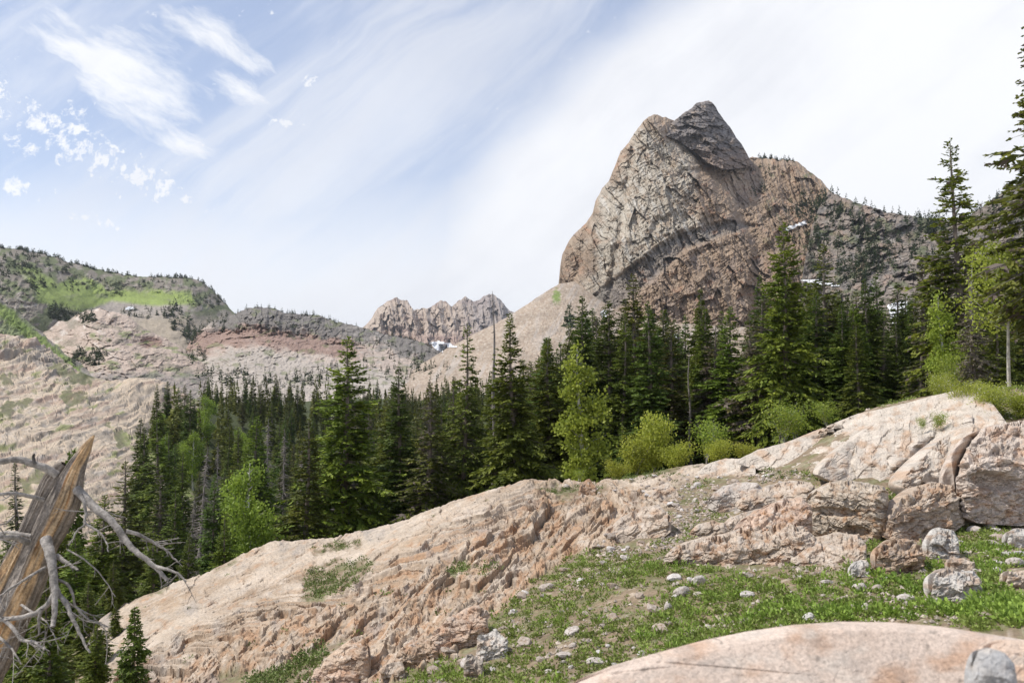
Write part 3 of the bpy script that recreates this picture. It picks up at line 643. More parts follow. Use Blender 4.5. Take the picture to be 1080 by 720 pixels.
def diamonds(b, d, L, w, roll, rng):
    """flat pointed sprays: base b, direction d, length L, width w"""
    s = nrm(np.cross(d, nrm(rng.normal(size=d.shape) * roll + np.array([0, 0, 1.0]))))
    m = b + d * (L * .45)[:, None]
    V = np.stack([b, m + s * w[:, None], b + d * L[:, None], m - s * w[:, None]], 1).reshape(-1, 3)
    return V, np.arange(len(V)).reshape(-1, 4)
def conifer(H, R, seed, dens=1.0, top=.55, bare=.06, colour=(.040, .066, .020), tint=(.085, .115, .03), thin_top=0.0, twig=1.0, width=1.0, dead=0.0, lean=0.0):
    rng = np.random.RandomState(seed); tr, cr = Acc(), Acc(); R = R * 1.75; width = width * 1.75; colour = np.array(colour) * [1.85, 1.85, 1.15]; tint = np.array(tint) * [1.85, 1.8, 1.15]
    z = np.linspace(0, H * .985, 14); tx = lean * z / H + .02 * H * .15 * np.sin(z / H * 5 + seed); ty = .01 * H * np.cos(z / H * 4)
    r0 = .012 * H + .04; path = np.stack([tx, ty, z], 1); V, Fc = tube(path, r0 * (1 - z / H) ** .8 + .012, 8); V[:8, 2] -= .6
    tr.add(V, Fc, (.20, .165, .14))
    nb = int(34 * H * dens); t = np.sort(rng.rand(nb)) ** .9; t = bare + (1 - bare - .01) * t; zb = t * H
    prof = np.clip((1 - t) ** .9, 0, 1) * sstep(bare - .05, bare + .18, t) * (.75 + .25 * np.cos(t * 25 + seed) ** 2)
    L = R * np.maximum(prof, .03) * (.62 + .45 * rng.rand(nb)); side = 1 + .28 * np.sin(rng.rand() * 6 + t * 9)
    az = rng.rand(nb) * 2 * math.pi; L = L * (1 + .2 * np.sin(az * 2 + t * 14 + seed))
    pitch = lerp(-.30, .55, t ** 1.5) + rng.normal(size=nb) * .12
    keep = rng.rand(nb) > thin_top * sstep(.55, .85, t) ; zb, L, az, pitch, t = [q[keep] for q in (zb, L, az, pitch, t)]; nb = len(zb)
    bx = np.interp(zb, z, tx); by = np.interp(zb, z, ty)
    def pt(i, s):
        o = np.stack([np.cos(az[i]), np.sin(az[i])], 1) * (L[i] * s)[:, None]
        zz = zb[i] + L[i] * s * np.tan(pitch[i]) - .28 * L[i] * s ** 2 + .12 * L[i] * s ** 4
        return np.stack([bx[i] + o[:, 0], by[i] + o[:, 1], zz], 1)
    # limbs
    big = np.where(L > .25)[0]; step_ = 1 if dens < .8 or dead else 2; big = big[::step_]
    S = np.array([0, .5, 1.0]); K = 3
    for a_, b_ in ((0, .5), (.5, 1.0)):
        p0 = pt(big, np.full(len(big), a_)); p1 = pt(big, np.full(len(big), b_)); w0 = (.010 + .012 * L[big]) * (1 - a_ * .8); w1 = (.010 + .012 * L[big]) * (1 - b_ * .85)
        d = nrm(p1 - p0); s1 = nrm(np.cross(d, [0, 0, 1.0])); s2 = np.cross(d, s1)
        for sa in ((s1, s2)):
            V = np.stack([p0 - sa * w0[:, None], p0 + sa * w0[:, None], p1 + sa * w1[:, None], p1 - sa * w1[:, None]], 1).reshape(-1, 3)
            tr.add(V, np.arange(len(V)).reshape(-1, 4), (.21, .185, .165) if dead else (.15, .125, .10))
    # twigs with needles
    nt_ = np.maximum(2, (L / (.125 / twig) ).astype(int) + 1); ib = np.repeat(np.arange(nb), nt_); n = len(ib)
    s = .12 + .9 * rng.rand(n) ** .75; s = np.minimum(s, 1.0); base = pt(ib, s); tip = pt(ib, np.minimum(s + .05, 1.06)); d0 = nrm(tip - base + 1e-6)
    sgn = np.where(rng.rand(n) < .5, -1, 1); a = sgn * (.35 + .65 * rng.rand(n)) ; 
    d = np.stack([d0[:, 0] * np.cos(a) - d0[:, 1] * np.sin(a), d0[:, 0] * np.sin(a) + d0[:, 1] * np.cos(a), d0[:, 2] + rng.normal(size=n) * .16 - .12], 1); d = nrm(d)
    ln = (.14 + .34 * L[ib] * (1.08 - s)) * (.6 + .7 * rng.rand(n)); ln = np.minimum(ln, .75)
    patch = fbm(base[:, 0] * .9 + seed, base[:, 1] * .9, base[:, 2] * .9, 2)
    mixv = np.clip(.25 + .9 * patch + .35 * (s - .6) + rng.normal(size=n) * .22, 0, 1)
    c = np.array(colour) * (1 - mixv[:, None]) + np.array(tint) * mixv[:, None]
    if dead:
        dd = (rng.rand(n) < dead) ; c = np.where(dd[:, None], np.array([.20, .165, .135]), c)
    def put(b, dr, l, w, cc):
        V, Fq = diamonds(b, dr, l, w, .55, rng); cr.add(V, Fq, np.repeat(cc, 4, 0))
    put(base, d, ln, .035 + .065 * ln * width, c)
    for k in range(2):
        q = .25 + .5 * rng.rand(n); b2 = base + d * (ln * q)[:, None]; a2 = (.5 + .5 * rng.rand(n)) * np.where(rng.rand(n) < .5, -1, 1)
        d2 = nrm(np.stack([d[:, 0] * np.cos(a2) - d[:, 1] * np.sin(a2), d[:, 0] * np.sin(a2) + d[:, 1] * np.cos(a2), d[:, 2] + rng.normal(size=n) * .25], 1))
        put(b2, d2, ln * .62, .03 + .05 * ln * width, c * (1 + .15 * rng.normal(size=(n, 1))).clip(.6, 1.5))
    # leader
    m = 24; b3 = np.stack([np.interp(np.linspace(.9, .995, m) * H, z, tx), np.interp(np.linspace(.9, .995, m) * H, z, ty), np.linspace(.9, .995, m) * H], 1); az3 = rng.rand(m) * 6.28
    d3 = nrm(np.stack([np.cos(az3), np.sin(az3), np.full(m, 1.1)], 1)); put(b3, d3, np.full(m, .16) * (1.6 - np.linspace(.3, 1, m)) * H / 14, np.full(m, .02), np.tile(np.array(colour), (m, 1)))
    return tr, cr
def snag(H, seed, R=1.2, colour=(.30, .275, .25), nbr=90, lean=0., sweep=.0):
    rng = np.random.RandomState(seed); tr, cr = Acc(), Acc(); z = np.linspace(0, H, 12)
    path = np.stack([lean * (z / H) + .05 * H * sweep * np.sin(z / H * 3), .1 * np.sin(z), z], 1); V, Fc = tube(path, (.011 * H + .03) * (1 - z / H) ** .7 + .012, 7); V[:7, 2] -= .5; tr.add(V, Fc, colour)
    for k in range(nbr):
        t = .15 + .82 * rng.rand(); L = R * (1 - t) ** .7 * (.3 + rng.rand()); az = rng.rand() * 6.28; p0 = np.array([np.interp(t * H, z, path[:, 0]), 0, t * H]); s = np.linspace(0, 1, 5)[:, None]
        dr = np.array([math.cos(az), math.sin(az), 0]); pts = p0 + dr * L * s + np.array([0, 0, 1.]) * (-.45 * L * s ** 1.5 + .2 * L * s ** 3) + rng.normal(size=(5, 3)) * .03 * L
        V, Fc = tube(pts, np.linspace(.022, .006, 5) * (1 + .05 * H), 4); cr.add(V, Fc, np.array(colour) * (.7 + .5 * rng.rand()))
        for j in range(4):
            q = pts[1 + j % 4]; d2 = dr + rng.normal(size=3) * .6; pp = np.stack([q, q + d2 * L * .18, q + d2 * L * .3 - np.array([0, 0, .06 * L])]); V, Fc = tube(pp, [.010, .007, .004], 3); cr.add(V, Fc, np.array(colour) * .9)
    return tr, cr
def broadleaf(H, R, seed, leaves=6000, size=.075, col=(.14, .22, .035), tint=(.24, .33, .06), trunk=(.52, .50, .44), clear=.15, stems=1, shape=1.0, tr_r=.02, spread=.55, white=0.0, thick=1.):
    rng = np.random.RandomState(seed); tr, cr = Acc(), Acc(); tips = []
    for sidx in range(stems):
        az0 = rng.rand() * 6.28; out = 0 if stems == 1 else R * spread * (.2 + rng.rand()); hh = H * (1 if stems == 1 else .55 + .45 * rng.rand())
        z = np.linspace(0, 1, 9); bend = np.array([math.cos(az0), math.sin(az0)]) * (out if stems > 1 else .05 * H)
        path = np.stack([bend[0] * z ** 1.2 + .03 * H * np.sin(z * 5 + seed), bend[1] * z ** 1.2 + .02 * H * np.cos(z * 4), z * hh], 1)
        V, Fc = tube(path, tr_r * H * (1 - z * .85) / math.sqrt(stems), 7); V[:7, 2] -= .3; tr.add(V, Fc, trunk)
        nl = int(34 / stems ** .5) + 5
        for k in range(nl):
            t = clear + (1 - clear) * (k + rng.rand()) / nl; p0 = np.array([np.interp(t, z, path[:, i]) for i in range(3)])
            pr = (math.sin(min(1, (t - clear) / (1 - clear) * .92 + .12) * math.pi) ** .7) * shape + (1 - shape) * (1 - t)
            L = R * (1 if stems == 1 else .5) * max(.15, pr) * (.55 + .6 * rng.rand()); az = rng.rand() * 6.28; up = .25 + .5 * rng.rand()
            dr = nrm(np.array([math.cos(az), math.sin(az), up])); q = np.linspace(0, 1, 5)[:, None]; pts = p0 + dr * L * q + np.array([0, 0, 1.]) * .1 * L * q ** 2 + rng.normal(size=(5, 3)) * .02 * L
            V, Fc = tube(pts, np.linspace(.25, .05, 5) * tr_r * H / math.sqrt(stems), 4); tr.add(V, Fc, np.array(trunk) * .8); tips.append((p0, dr, L))
    n = leaves; w = np.array([t[2] for t in tips]); ii = rng.choice(len(tips), n, p=w / w.sum()); P0 = np.array([t[0] for t in tips])[ii]; D = np.array([t[1] for t in tips])[ii]; LL = w[ii]
    # leaves gather in little sprays round the limbs
    ncl = len(tips) * 9; jj = rng.choice(len(tips), ncl, p=w / w.sum()); s = .25 + .78 * rng.rand(ncl) ** .7
    cc = np.array([tips[j][0] for j in jj]) + np.array([tips[j][1] for j in jj]) * (s * w[jj])[:, None] + rng.normal(size=(ncl, 3)) * (.16 * w[jj])[:, None]
    k = rng.randint(0, ncl, n); sp = .10 * R + .05; b = cc[k] + rng.normal(size=(n, 3)) * np.array([1, 1, .6]) * sp
    b[:, 2] = np.maximum(b[:, 2], .03)
    d = nrm(rng.normal(size=(n, 3)) + [0, 0, .1]); l = size * (.7 + .6 * rng.rand(n)); tone = np.clip(.5 + 1.0 * (rng.rand(ncl)[k] - .5) + .25 * rng.normal(size=n), 0, 1)[:, None]
    c = np.array(col) * (1 - tone) + np.array(tint) * tone
    if white: c = np.where(rng.rand(n, 1) < white, np.array([.62, .6, .5]), c)
    V, Fq = diamonds(b, d, l, l * .42, 1.2, rng); cr.add(V, Fq, np.repeat(c, 4, 0))
    return tr, cr
PROTO = {}
def proto(key, trcr, H, kind='conifer'):
    """mesh data of one trunk and one crown, shared by every tree of that growth form"""
    out = []
    for nm, acc, mat in zip(('trunk', 'crown'), trcr, (M_bark, M_leaf if kind == 'leafy' else M_needle if kind == 'conifer' else M_bark)):
        o = acc.build(nm, mat, smooth=(nm == 'trunk')); out.append(o.data); bpy.data.objects.remove(o)
    PROTO[key] = (out[0], out[1], H)
GREEN = (.062, .088, .020); TINT = (.160, .195, .040)
proto('broad', conifer(16, 2.9, 1, 1.15, colour=GREEN, tint=TINT), 16)
proto('cone', conifer(16, 2.7, 2, 1.1, bare=.03, colour=(.050, .072, .017), tint=(.125, .160, .032)), 16)
proto('spire', conifer(16, 2.0, 3, 1.2, bare=.02, colour=(.040, .064, .020), tint=(.088, .122, .030)), 16)
proto('spire2', conifer(16, 2.15, 13, 1.05, bare=.03, colour=(.048, .068, .018), tint=(.125, .152, .036)), 16)
proto('open', conifer(16, 2.5, 4, .62, bare=.12, twig=.9, colour=(.058, .078, .022), tint=(.135, .165, .045), thin_top=.2), 16)
proto('ragged', conifer(16, 2.3, 5, .8, bare=.08, twig=.9, colour=(.055, .072, .022), tint=(.13, .15, .045), dead=.12), 16)
proto('thin', conifer(16, 1.2, 6, .8, bare=.05, colour=(.05, .068, .026), tint=(.11, .13, .045), dead=.2), 16)
proto('baretop', conifer(16, 3.0, 7, .8, bare=.05, twig=1.0, colour=GREEN, tint=TINT, thin_top=.25, dead=.1), 16)
proto('browning', conifer(16, 2.4, 8, .6, bare=.04, twig=.7, colour=(.05, .05, .025), tint=(.11, .10, .05), dead=.55), 16)
proto('sapling', conifer(4, .8, 9, 2.2, bare=.02, twig=1.8, colour=(.045, .07, .018), tint=(.09, .13, .03), width=.45), 4)
proto('snag', snag(14, 10), 14, 'bark'); proto('pole', snag(14, 11, R=.5, nbr=35, colour=(.24, .21, .19)), 14, 'bark'); proto('snagbushy', snag(14, 12, R=2.0, nbr=230, colour=(.27, .235, .21)), 14, 'bark')
def plant_at(key, X, Y, top_z, label, name='conifer', cat='conifer', group=None, wide=1.0, rng=None, z=None, lean=None, rot=None):
    lean = lean or (random.gauss(0, .014), random.gauss(0, .014)); tme, cme, H0 = PROTO[key]; z0 = float(ground_z(X, Y)) if z is None else z; s = (top_z - z0) / H0
    r = bpy.data.objects.new(name, None); SC.collection.objects.link(r); r.empty_display_size = .5
    r.location = (X, Y, z0 - .05 * s); r.rotation_euler = (lean[0], lean[1], random.random() * 6.28 if rot is None else rot); r.scale = (s * wide, s * wide, s)
    for nm, me in (('trunk', tme), ('crown', cme)):
        o = bpy.data.objects.new(nm, me); SC.collection.objects.link(o); o.parent = r
    tag(r, label, cat, group); return r
def tree(key, px, ptop, Y, label, **kw):
    X = float(P(px, ptop, Y)[0]); return plant_at(key, X, Y, float(P(px, ptop, Y)[2]), label, **kw)
random.seed(4)
GV = 'conifers standing behind the rock crest'
tree('broad', 365, 352, 52, 'broad tall dark conifer with pale trunk showing, right of the narrow lit conifer', group=GV, wide=1.15)
tree('spire2', 324, 440, 46, 'narrow sunlit yellow-green conifer just left of the broad dark one above the left slab', group=GV, wide=1.25)
tree('spire', 427, 384, 55, 'slim dark spire conifer right of the broad tall conifer', group=GV, wide=1.15)
tree('ragged', 452, 402, 50, 'ragged bushy olive conifer between the slim spire and the open-crowned pine', group=GV, wide=1.25)
tree('open', 490, 338, 52, 'open-crowned conifer with sky and talus showing through its upper branches', group=GV, wide=.95)
tree('cone', 545, 329, 47, 'big cone-shaped conifer in the middle with a bare curved lower trunk', group=GV, wide=1.05)
tree('spire', 573, 354, 58, 'narrow dark conifer tucked behind the big cone-shaped conifer', group=GV)
tree('spire2', 588, 366, 62, 'slender conifer between the cone-shaped conifer and the bright aspen', group=GV, wide=.8)
tree('spire', 616, 310, 62, 'tall dark spire conifer rising straight behind the bright green aspen', group=GV, wide=1.2)
tree('spire2', 638, 322, 66, 'dark conifer between the aspen spire and the bushy-topped conifer', group=GV)
tree('ragged', 668, 288, 60, 'tall conifer with a full bushy blunt top in front of the great peak', group=GV, wide=1.25)
tree('spire2', 655, 330, 54, 'slim conifer with a pale pole trunk just left of the bushy-topped conifer', group=GV)
tree('spire', 697, 345, 58, 'small dark spire right of the bushy-topped conifer', group=GV)
tree('spire', 720, 330, 70, 'slim distant conifer beneath the middle of the great peak', group=GV)
tree('spire2', 740, 304, 66, 'tall narrow conifer with a rusty trunk beneath the brown flank', group=GV, wide=1.1)
tree('cone', 766, 322, 55, 'full round-shouldered conifer left of the tallest spire pair', group=GV, wide=1.15)
tree('spire', 797, 288, 64, 'dark conifer pressed against the left of the tall pointed conifer', group=GV, wide=1.15)
tree('broad', 826, 233, 50, 'tall pointed conifer with sunlit tiers, highest of the group right of the peak centre', group=GV, wide=.95)
tree('open', 868, 252, 60, 'thin-crowned greyish conifer right of the tall pointed conifer', group=GV, wide=1.1)
tree('spire', 887, 318, 55, 'dark conifer under the thin-crowned greyish conifer', group=GV, wide=1.2)
tree('spire', 915, 292, 58, 'left one of the twin dark spires above the smooth slab', group=GV, wide=1.1)
tree('spire', 927, 287, 60, 'right one of the twin dark spires above the smooth slab', group=GV, wide=1.1)
tree('spire2', 905, 340, 46, 'low dark conifer behind the top edge of the smooth slab', group=GV, wide=1.2)
tree('spire', 944, 330, 55, 'dark conifer in front of the large snow patch', group=GV, wide=1.1)
tree('thin', 968, 268, 50, 'very thin grey-green conifer right of the snow patch', group=GV, wide=1.2)
tree('baretop', 1012, 143, 46, 'tallest conifer with a sparse half-bare top against the white sky', group=GV, wide=1.0)
tree('browning', 1026, 286, 40, 'half-dead conifer with grey drooping branches below the tallest conifer', group=GV, wide=.95)
tree('snag', 1019, 270, 41, 'grey dead spike standing before the tallest conifer', name='dead_conifer', cat='dead tree', group='dead standing trees', wide=.7)
tree('spire2', 1050, 322, 42, 'dark conifer behind the white-trunked aspen at the right edge', group=GV, wide=1.3)
tree('ragged', 1096, -40, 27, 'conifer mostly outside the right edge with branch tips reaching into the sky', group=GV, wide=1.0)
tree('pole', 522, 306, 55, 'bare thin grey pole of a dead tree left of the big cone-shaped conifer', name='dead_conifer', cat='dead tree', group='dead standing trees', wide=.8)
tree('pole', 1040, 235, 60, 'pale dead pole before the dark ridge at the right', name='dead_conifer', cat='dead tree', group='dead standing trees')
tree('pole', 727, 370, 55, 'thin dead pole among trunks under the great peak', name='dead_conifer', cat='dead tree', group='dead standing trees')
for px, pt, Y, k, w, lb in [(208, 470, 62, 'snagbushy', .85, 'leaning grey dead tree at the left end of the slab'), (197, 520, 58, 'snagbushy', .7, 'grey dead tree with hanging twigs near the lower left edge of the slab'),
                            (283, 440, 88, 'snagbushy', .8, 'grey brown dead tree in the valley forest behind the round green aspen'), (300, 452, 80, 'snagbushy', .75, 'grey brown dead tree right of the round aspen'),
                            (352, 430, 60, 'snagbushy', .9, 'silvery dead branches beside the broad dark conifer'), (230, 465, 100, 'snagbushy', .7, 'dead grey tree left of the round aspen'), (318, 470, 62, 'snagbushy', .8, 'brown dead tree directly left of the lit narrow conifer')]:
    tree(k, px, pt, Y, lb, name='dead_conifer', cat='dead tree', group='dead standing trees', wide=w, lean=(0, .06 if px < 215 else 0), rot=0)
GL = 'conifers at the lower left behind the dead trunk'
for k, px, pt, Y, w, lb in [('open', 130, 482, 45, 1.2, 'open tiered conifer standing against the left rock slope'), ('thin', 166, 498, 48, 1.5, 'thin dark conifer right of the open tiered one, before the left slope'), ('spire2', 184, 512, 46, 1.2, 'small pointed conifer near the foot of the left slope'),
                            ('cone', 112, 520, 42, 1.2, 'bushy dark conifer below the open tiered one'), ('spire', 226, 498, 44, 1.0, 'dark conifer between the leaning dead tree and the round aspen'), ('cone', 240, 540, 40, 1.0, 'low conifer at the left of the round aspen trunk'),
                            ('cone', 84, 560, 30, 1.3, 'large dense conifer right behind the split dead trunk'), ('broad', 60, 540, 36, 1.2, 'dark conifer hidden behind the split dead trunk'), ('spire2', 120, 590, 27, 1.5, 'dense conifer under the long grey limb'),
                            ('spire2', 165, 560, 38, 1.3, 'dark conifer behind the tip of the long grey limb'), ('cone', 30, 600, 24, 1.2, 'dark green conifer in the bottom left corner'), ('cone', 100, 655, 17, 1.2, 'bright needled young conifer low at the left of the slab tip'),
                            ('cone', 50, 604, 20, 1.2, 'full dark conifer at the bottom behind the curving grey branch'), ('spire2', 96, 612, 22, 1.5, 'dark conifer left of the tip of the slab'), ('cone', 122, 632, 24, 1.1, 'conifer with its foot hidden behind the tip of the slab'), ('spire2', 8, 560, 26, 1.4, 'dark conifer at the left edge under the broken limbs'), ('thin', 22, 485, 60, 1.4, 'thin grey-green conifer at the left edge before the rock slope'), ('spire2', 200, 560, 42, 1.1, 'conifer at the upper left end of the slab'), ('sapling', 73, 470, 50, .5, 'tiny conifer top beside the tip of the dead trunk')]:
    tree(k, px, pt, Y, lb, group=GL, wide=w)
tree('sapling', 143, 637, 15, 'slender young conifer before the lower left tip of the slab', group=GL, wide=.85)
tree('sapling', 55, 668, 13, 'small dark young conifer at the bottom edge left of the slab', group=GL, wide=1.2)
# the wooded valley
rng = np.random.RandomState(21); TOP = [(100, 470), (135, 405), (200, 396), (300, 388), (400, 394), (440, 400), (480, 392), (520, 385), (560, 370), (600, 322), (640, 306), (680, 298), (720, 318), (780, 306), (830, 285), (880, 290), (930, 308), (960, 290), (1000, 285), (1080, 300), (1130, 300)]
pts = []; nconf = 0
def try_tree(px, Y, hmin, hmax, spacing):
    X = (px - 540) / F * Y
    if any((X - a) ** 2 + (Y - b) ** 2 < spacing ** 2 for a, b in pts): return
    z0 = float(ground_z(X, Y)); pyb = float(proj(X, Y, z0)[1]); pxx = px
    if Y > 60 and px < 240 and sdist(np.array(float(pxx)), np.array(pyb), R_LEFT) > -3: return
    lim = np.interp(px, [p[0] for p in TOP], [p[1] for p in TOP]); H = lerp(hmin, hmax, rng.rand()) if px < 470 else max(9, min(27, float(P(px, lim + 36 * rng.rand() ** 1.2, Y)[2]) - z0)); zt = z0 + H
    ptop = float(proj(X, Y, zt)[1])
    if ptop < lim + rng.rand() * 22:
        zt = float(P(px, lim + rng.rand() * 30, Y)[2]); H = zt - z0
    if H < 5 or H > 30: return
    pts.append((X, Y)); k = ['spire', 'spire2', 'cone', 'spire', 'ragged', 'thin', 'browning', 'spire2'][rng.choice(8, p=[.24, .2, .12, .14, .12, .06, .05, .07])]
    v = Y > 62 and px < 470
    plant_at(k, X, Y, zt, 'conifer among many alike in the valley forest below the far ridges' if v else 'dark conifer in the dense wood that fills in behind the taller named trees', group='conifers filling the valley forest' if v else 'conifers of the dense wood behind the crest', wide=(1.12 if px > 470 else .85) + .4 * rng.rand())
    return True
n = 0
for px in range(470, 1110, 12):
    for Y in (52, 68, 90):
        if n < 130 and try_tree(px + rng.rand() * 14, Y + rng.rand() * 12, 11, 17, 2.3): n += 1
m = 0
for i in range(9000):
    Y = math.exp(rng.uniform(math.log(68), math.log(335))); px = rng.uniform(118, 480)
    if m < 132 and try_tree(px, Y, 9, 17, 3.2 + Y * .017): m += 1
print('forest', n, m)
# farther rows of the wood, past the three hundred that show largest
WD = Acc()
def small_conifer(acc, p, H, w, n, tone, rng):
    """a whole small tree out of drooping sprays round an invisible axis of height H"""
    t = rng.rand(n) ** 1.15; az = rng.rand(n) * 6.283; L = w * (1 - t) ** .85 * (.55 + .6 * rng.rand(n)) + .01 * H; b = np.stack([0 * t, 0 * t, t * H * .97], 1) + np.array(p)
    d = nrm(np.stack([np.cos(az), np.sin(az), lerp(-.45, .5, t) + .2 * rng.normal(size=n)], 1)); b = b + d * (L * .12)[:, None]
    V, Fq = diamonds(b, d, L, L * .24 + .012 * H, .7, rng); acc.add(V, Fq, np.repeat(tone * (.65 + .8 * rng.rand(n, 1)), 4, 0))
    V, Fq = diamonds(np.tile(np.array(p) + [0, 0, H * .8], (3, 1)), np.tile([0, 0, 1.], (3, 1)) + .01 * rng.normal(size=(3, 3)), np.full(3, H * .22), np.full(3, H * .012), 1., rng); acc.add(V, Fq, tone)
for i in range(5000):
    if len(WD.V) > 460: break
    Y = rng.uniform(150, 345); px = rng.uniform(125, 640); X = (px - 540) / F * Y
    z0 = float(ground_z(X, Y)); pyb = float(proj(X, Y, z0)[1])
    if px < 240 and sdist(np.array(px), np.array(pyb), R_LEFT) > -3: continue
    H = rng.uniform(8, 16); lim = np.interp(px, [p[0] for p in TOP], [p[1] for p in TOP]) + rng.rand() * 16; zl = float(P(px, lim, Y)[2]); H = min(H, zl - z0)
    if H < 4: continue
    tone = np.array([.125, .152, .034]) * (.7 + .8 * rng.rand())
    small_conifer(WD, (X, Y, z0), H, H * rng.uniform(.13, .19), 190, tone, rng)
tag(WD.build('far_wood', M_needle), 'far rows of conifers closing the back of the valley wood', 'far wood', kind='stuff')
# broadleaf trees
proto('aspen', broadleaf(9, 2.0, 31, 5200, .19, col=(.24, .30, .04), tint=(.40, .46, .075), clear=.12, shape=.45), 9, 'leafy')
proto('aspen_round', broadleaf(8, 2.1, 32, 6500, .17, col=(.19, .27, .04), tint=(.32, .42, .07), clear=.14), 8, 'leafy')
proto('aspen_edge', broadleaf(5, 2.0, 33, 4200, .10, col=(.26, .31, .04), tint=(.42, .46, .08), clear=.42, trunk=(.55, .52, .45), tr_r=.014), 5, 'leafy')
proto('bush', broadleaf(2.2, 1.2, 34, 3200, .10, col=(.24, .275, .03), tint=(.44, .46, .08), stems=7, clear=.15, tr_r=.012, spread=.8), 2.2, 'leafy')
proto('bush_low', broadleaf(1.4, 1.5, 44, 3000, .09, col=(.24, .275, .03), tint=(.45, .46, .08), stems=9, clear=.1, tr_r=.012, spread=.9), 1.4, 'leafy')
proto('bush_flower', broadleaf(2.0, 1.9, 35, 6000, .07, col=(.24, .275, .035), tint=(.43, .45, .08), stems=14, clear=.2, tr_r=.012, white=.04), 2.0, 'leafy')
proto('bush_airy', broadleaf(2.0, 1.1, 36, 1500, .075, col=(.17, .25, .03), tint=(.34, .40, .06), stems=8, clear=.35, tr_r=.010), 2.0, 'leafy')
def leafy(key, px, pt, Y, label, name, cat, group=None, wide=1.0, pbase=None, rot=None):
    z = None if pbase is None else float(P(px, pbase, Y)[2])
    X = float(P(px, pt, Y)[0])
    if z is not None: z = z
    return plant_at(key, X, Y, float(P(px, pt, Y)[2]), label, name=name, cat=cat, group=group, wide=wide, z=z, rot=rot)
GA = 'aspens among the conifers'
leafy('aspen', 608, 366, 40, 'bright green aspen with a pale slim trunk, in front of the dark conifers', 'aspen_tree', 'aspen', GA, .95)
leafy('aspen_round', 268, 490, 44, 'round bright green aspen with a forked pale trunk behind the left slab', 'aspen_tree', 'aspen', GA, .78)
leafy('aspen_edge', 1064, 262, 29, 'yellow-green aspen with a bare curved white trunk at the right edge', 'aspen_tree', 'aspen', GA, 1.0, rot=1.0)
leafy('aspen', 992, 312, 43, 'lime green aspen squeezed between the snow patch and the tallest conifer', 'aspen_tree', 'aspen', GA, .8)
for px, pt, Y, w, lb in [(152, 457, 135, .9, 'lime green aspen at the left edge of the valley forest, second from its foot'), (176, 459, 128, .6, 'small pale-trunked aspen just right of the lime green clump'), (167, 434, 165, .9, 'upper green aspen clump at the left edge of the valley forest'),
                         (205, 455, 140, .8, 'bright aspen among conifers near the left edge of the valley forest'), (215, 418, 190, .8, 'green aspen crown far up in the valley forest'), (252, 452, 150, .7, 'olive green aspen in the middle of the valley forest')]:
    leafy('aspen_round', px, pt, Y, lb, 'aspen_tree', 'aspen', GA, w)
GB = 'leafy shrubs along the crest of the rocks'
for k, px, pt, Y, w, lb in [('bush', 690, 424, 29.5, .62, 'tall leafy shrub with upright shoots behind the gravelly crest'), ('bush', 671, 450, 29, .75, 'green shrub at the left foot of the tallest leafy shrub'), ('bush_low', 712, 464, 28.5, .75, 'broad yellow-green shrub right of the tallest leafy shrub'), ('bush_low', 652, 484, 28.5, .7, 'low shrub at the left end of the shrub row'),
                           ('bush_airy', 746, 438, 29, 1.0, 'slim leafy shrub in the middle of the shrub row'), ('bush_low', 757, 462, 28, .8, 'spreading yellow-green shrub over the end of the slab'), ('bush_low', 787, 466, 27.5, .9, 'low yellow shrub at the lower end of the smooth slab'),
                           ('bush_airy', 826, 420, 28.5, 1.0, 'bright airy shrub with two upright shoots above the smooth slab'), ('bush_airy', 838, 423, 29, .9, 'bright airy shrub just right of the one with two shoots'), ('bush_airy', 871, 420, 28, 1.1, 'small bright shrub alone above the edge of the smooth slab'),
                           ('bush_flower', 990, 392, 24.3, .8, 'dense yellow-green shrub on top of the smooth slab'), ('bush_flower', 1020, 400, (22.4, 432), 1.0, 'pale flowered shrub at the head of the smooth slab'), ('bush_flower', 1048, 402, (21.4, 442), .95, 'large pale flowered shrub above the big jutting block'), ('bush', 1078, 408, (21.0, 442), .9, 'shrub at the right edge above the big jutting block'), ('bush_airy', 990, 432, (20.6, 458), .8, 'small airy shrub growing from a crack in the smooth slab'), ('bush_airy', 972, 438, (20.6, 456), .7, 'thin sprig of shrub left of the airy shrub in the slab crack'), ('bush_low', 1035, 434, (20.8, 450), .9, 'low green shrub between the cracked slab and the jutting block'),
                           ('bush_airy', 612, 494, 28.5, 1.3, 'low yellow-green shrub on the crest behind the small brown boulder'), ('bush_airy', 640, 498, 28.5, 1.4, 'sparse low shrub right of the small brown boulder'), ('bush_airy', 1002, 372, 27, .7, 'upright shoot of shrub below the lime green aspen')]:
    leafy(k, px, pt, Y[0] if isinstance(Y, tuple) else Y, lb, 'leafy_shrub', 'shrub', GB, w, pbase=Y[1] if isinstance(Y, tuple) else None)
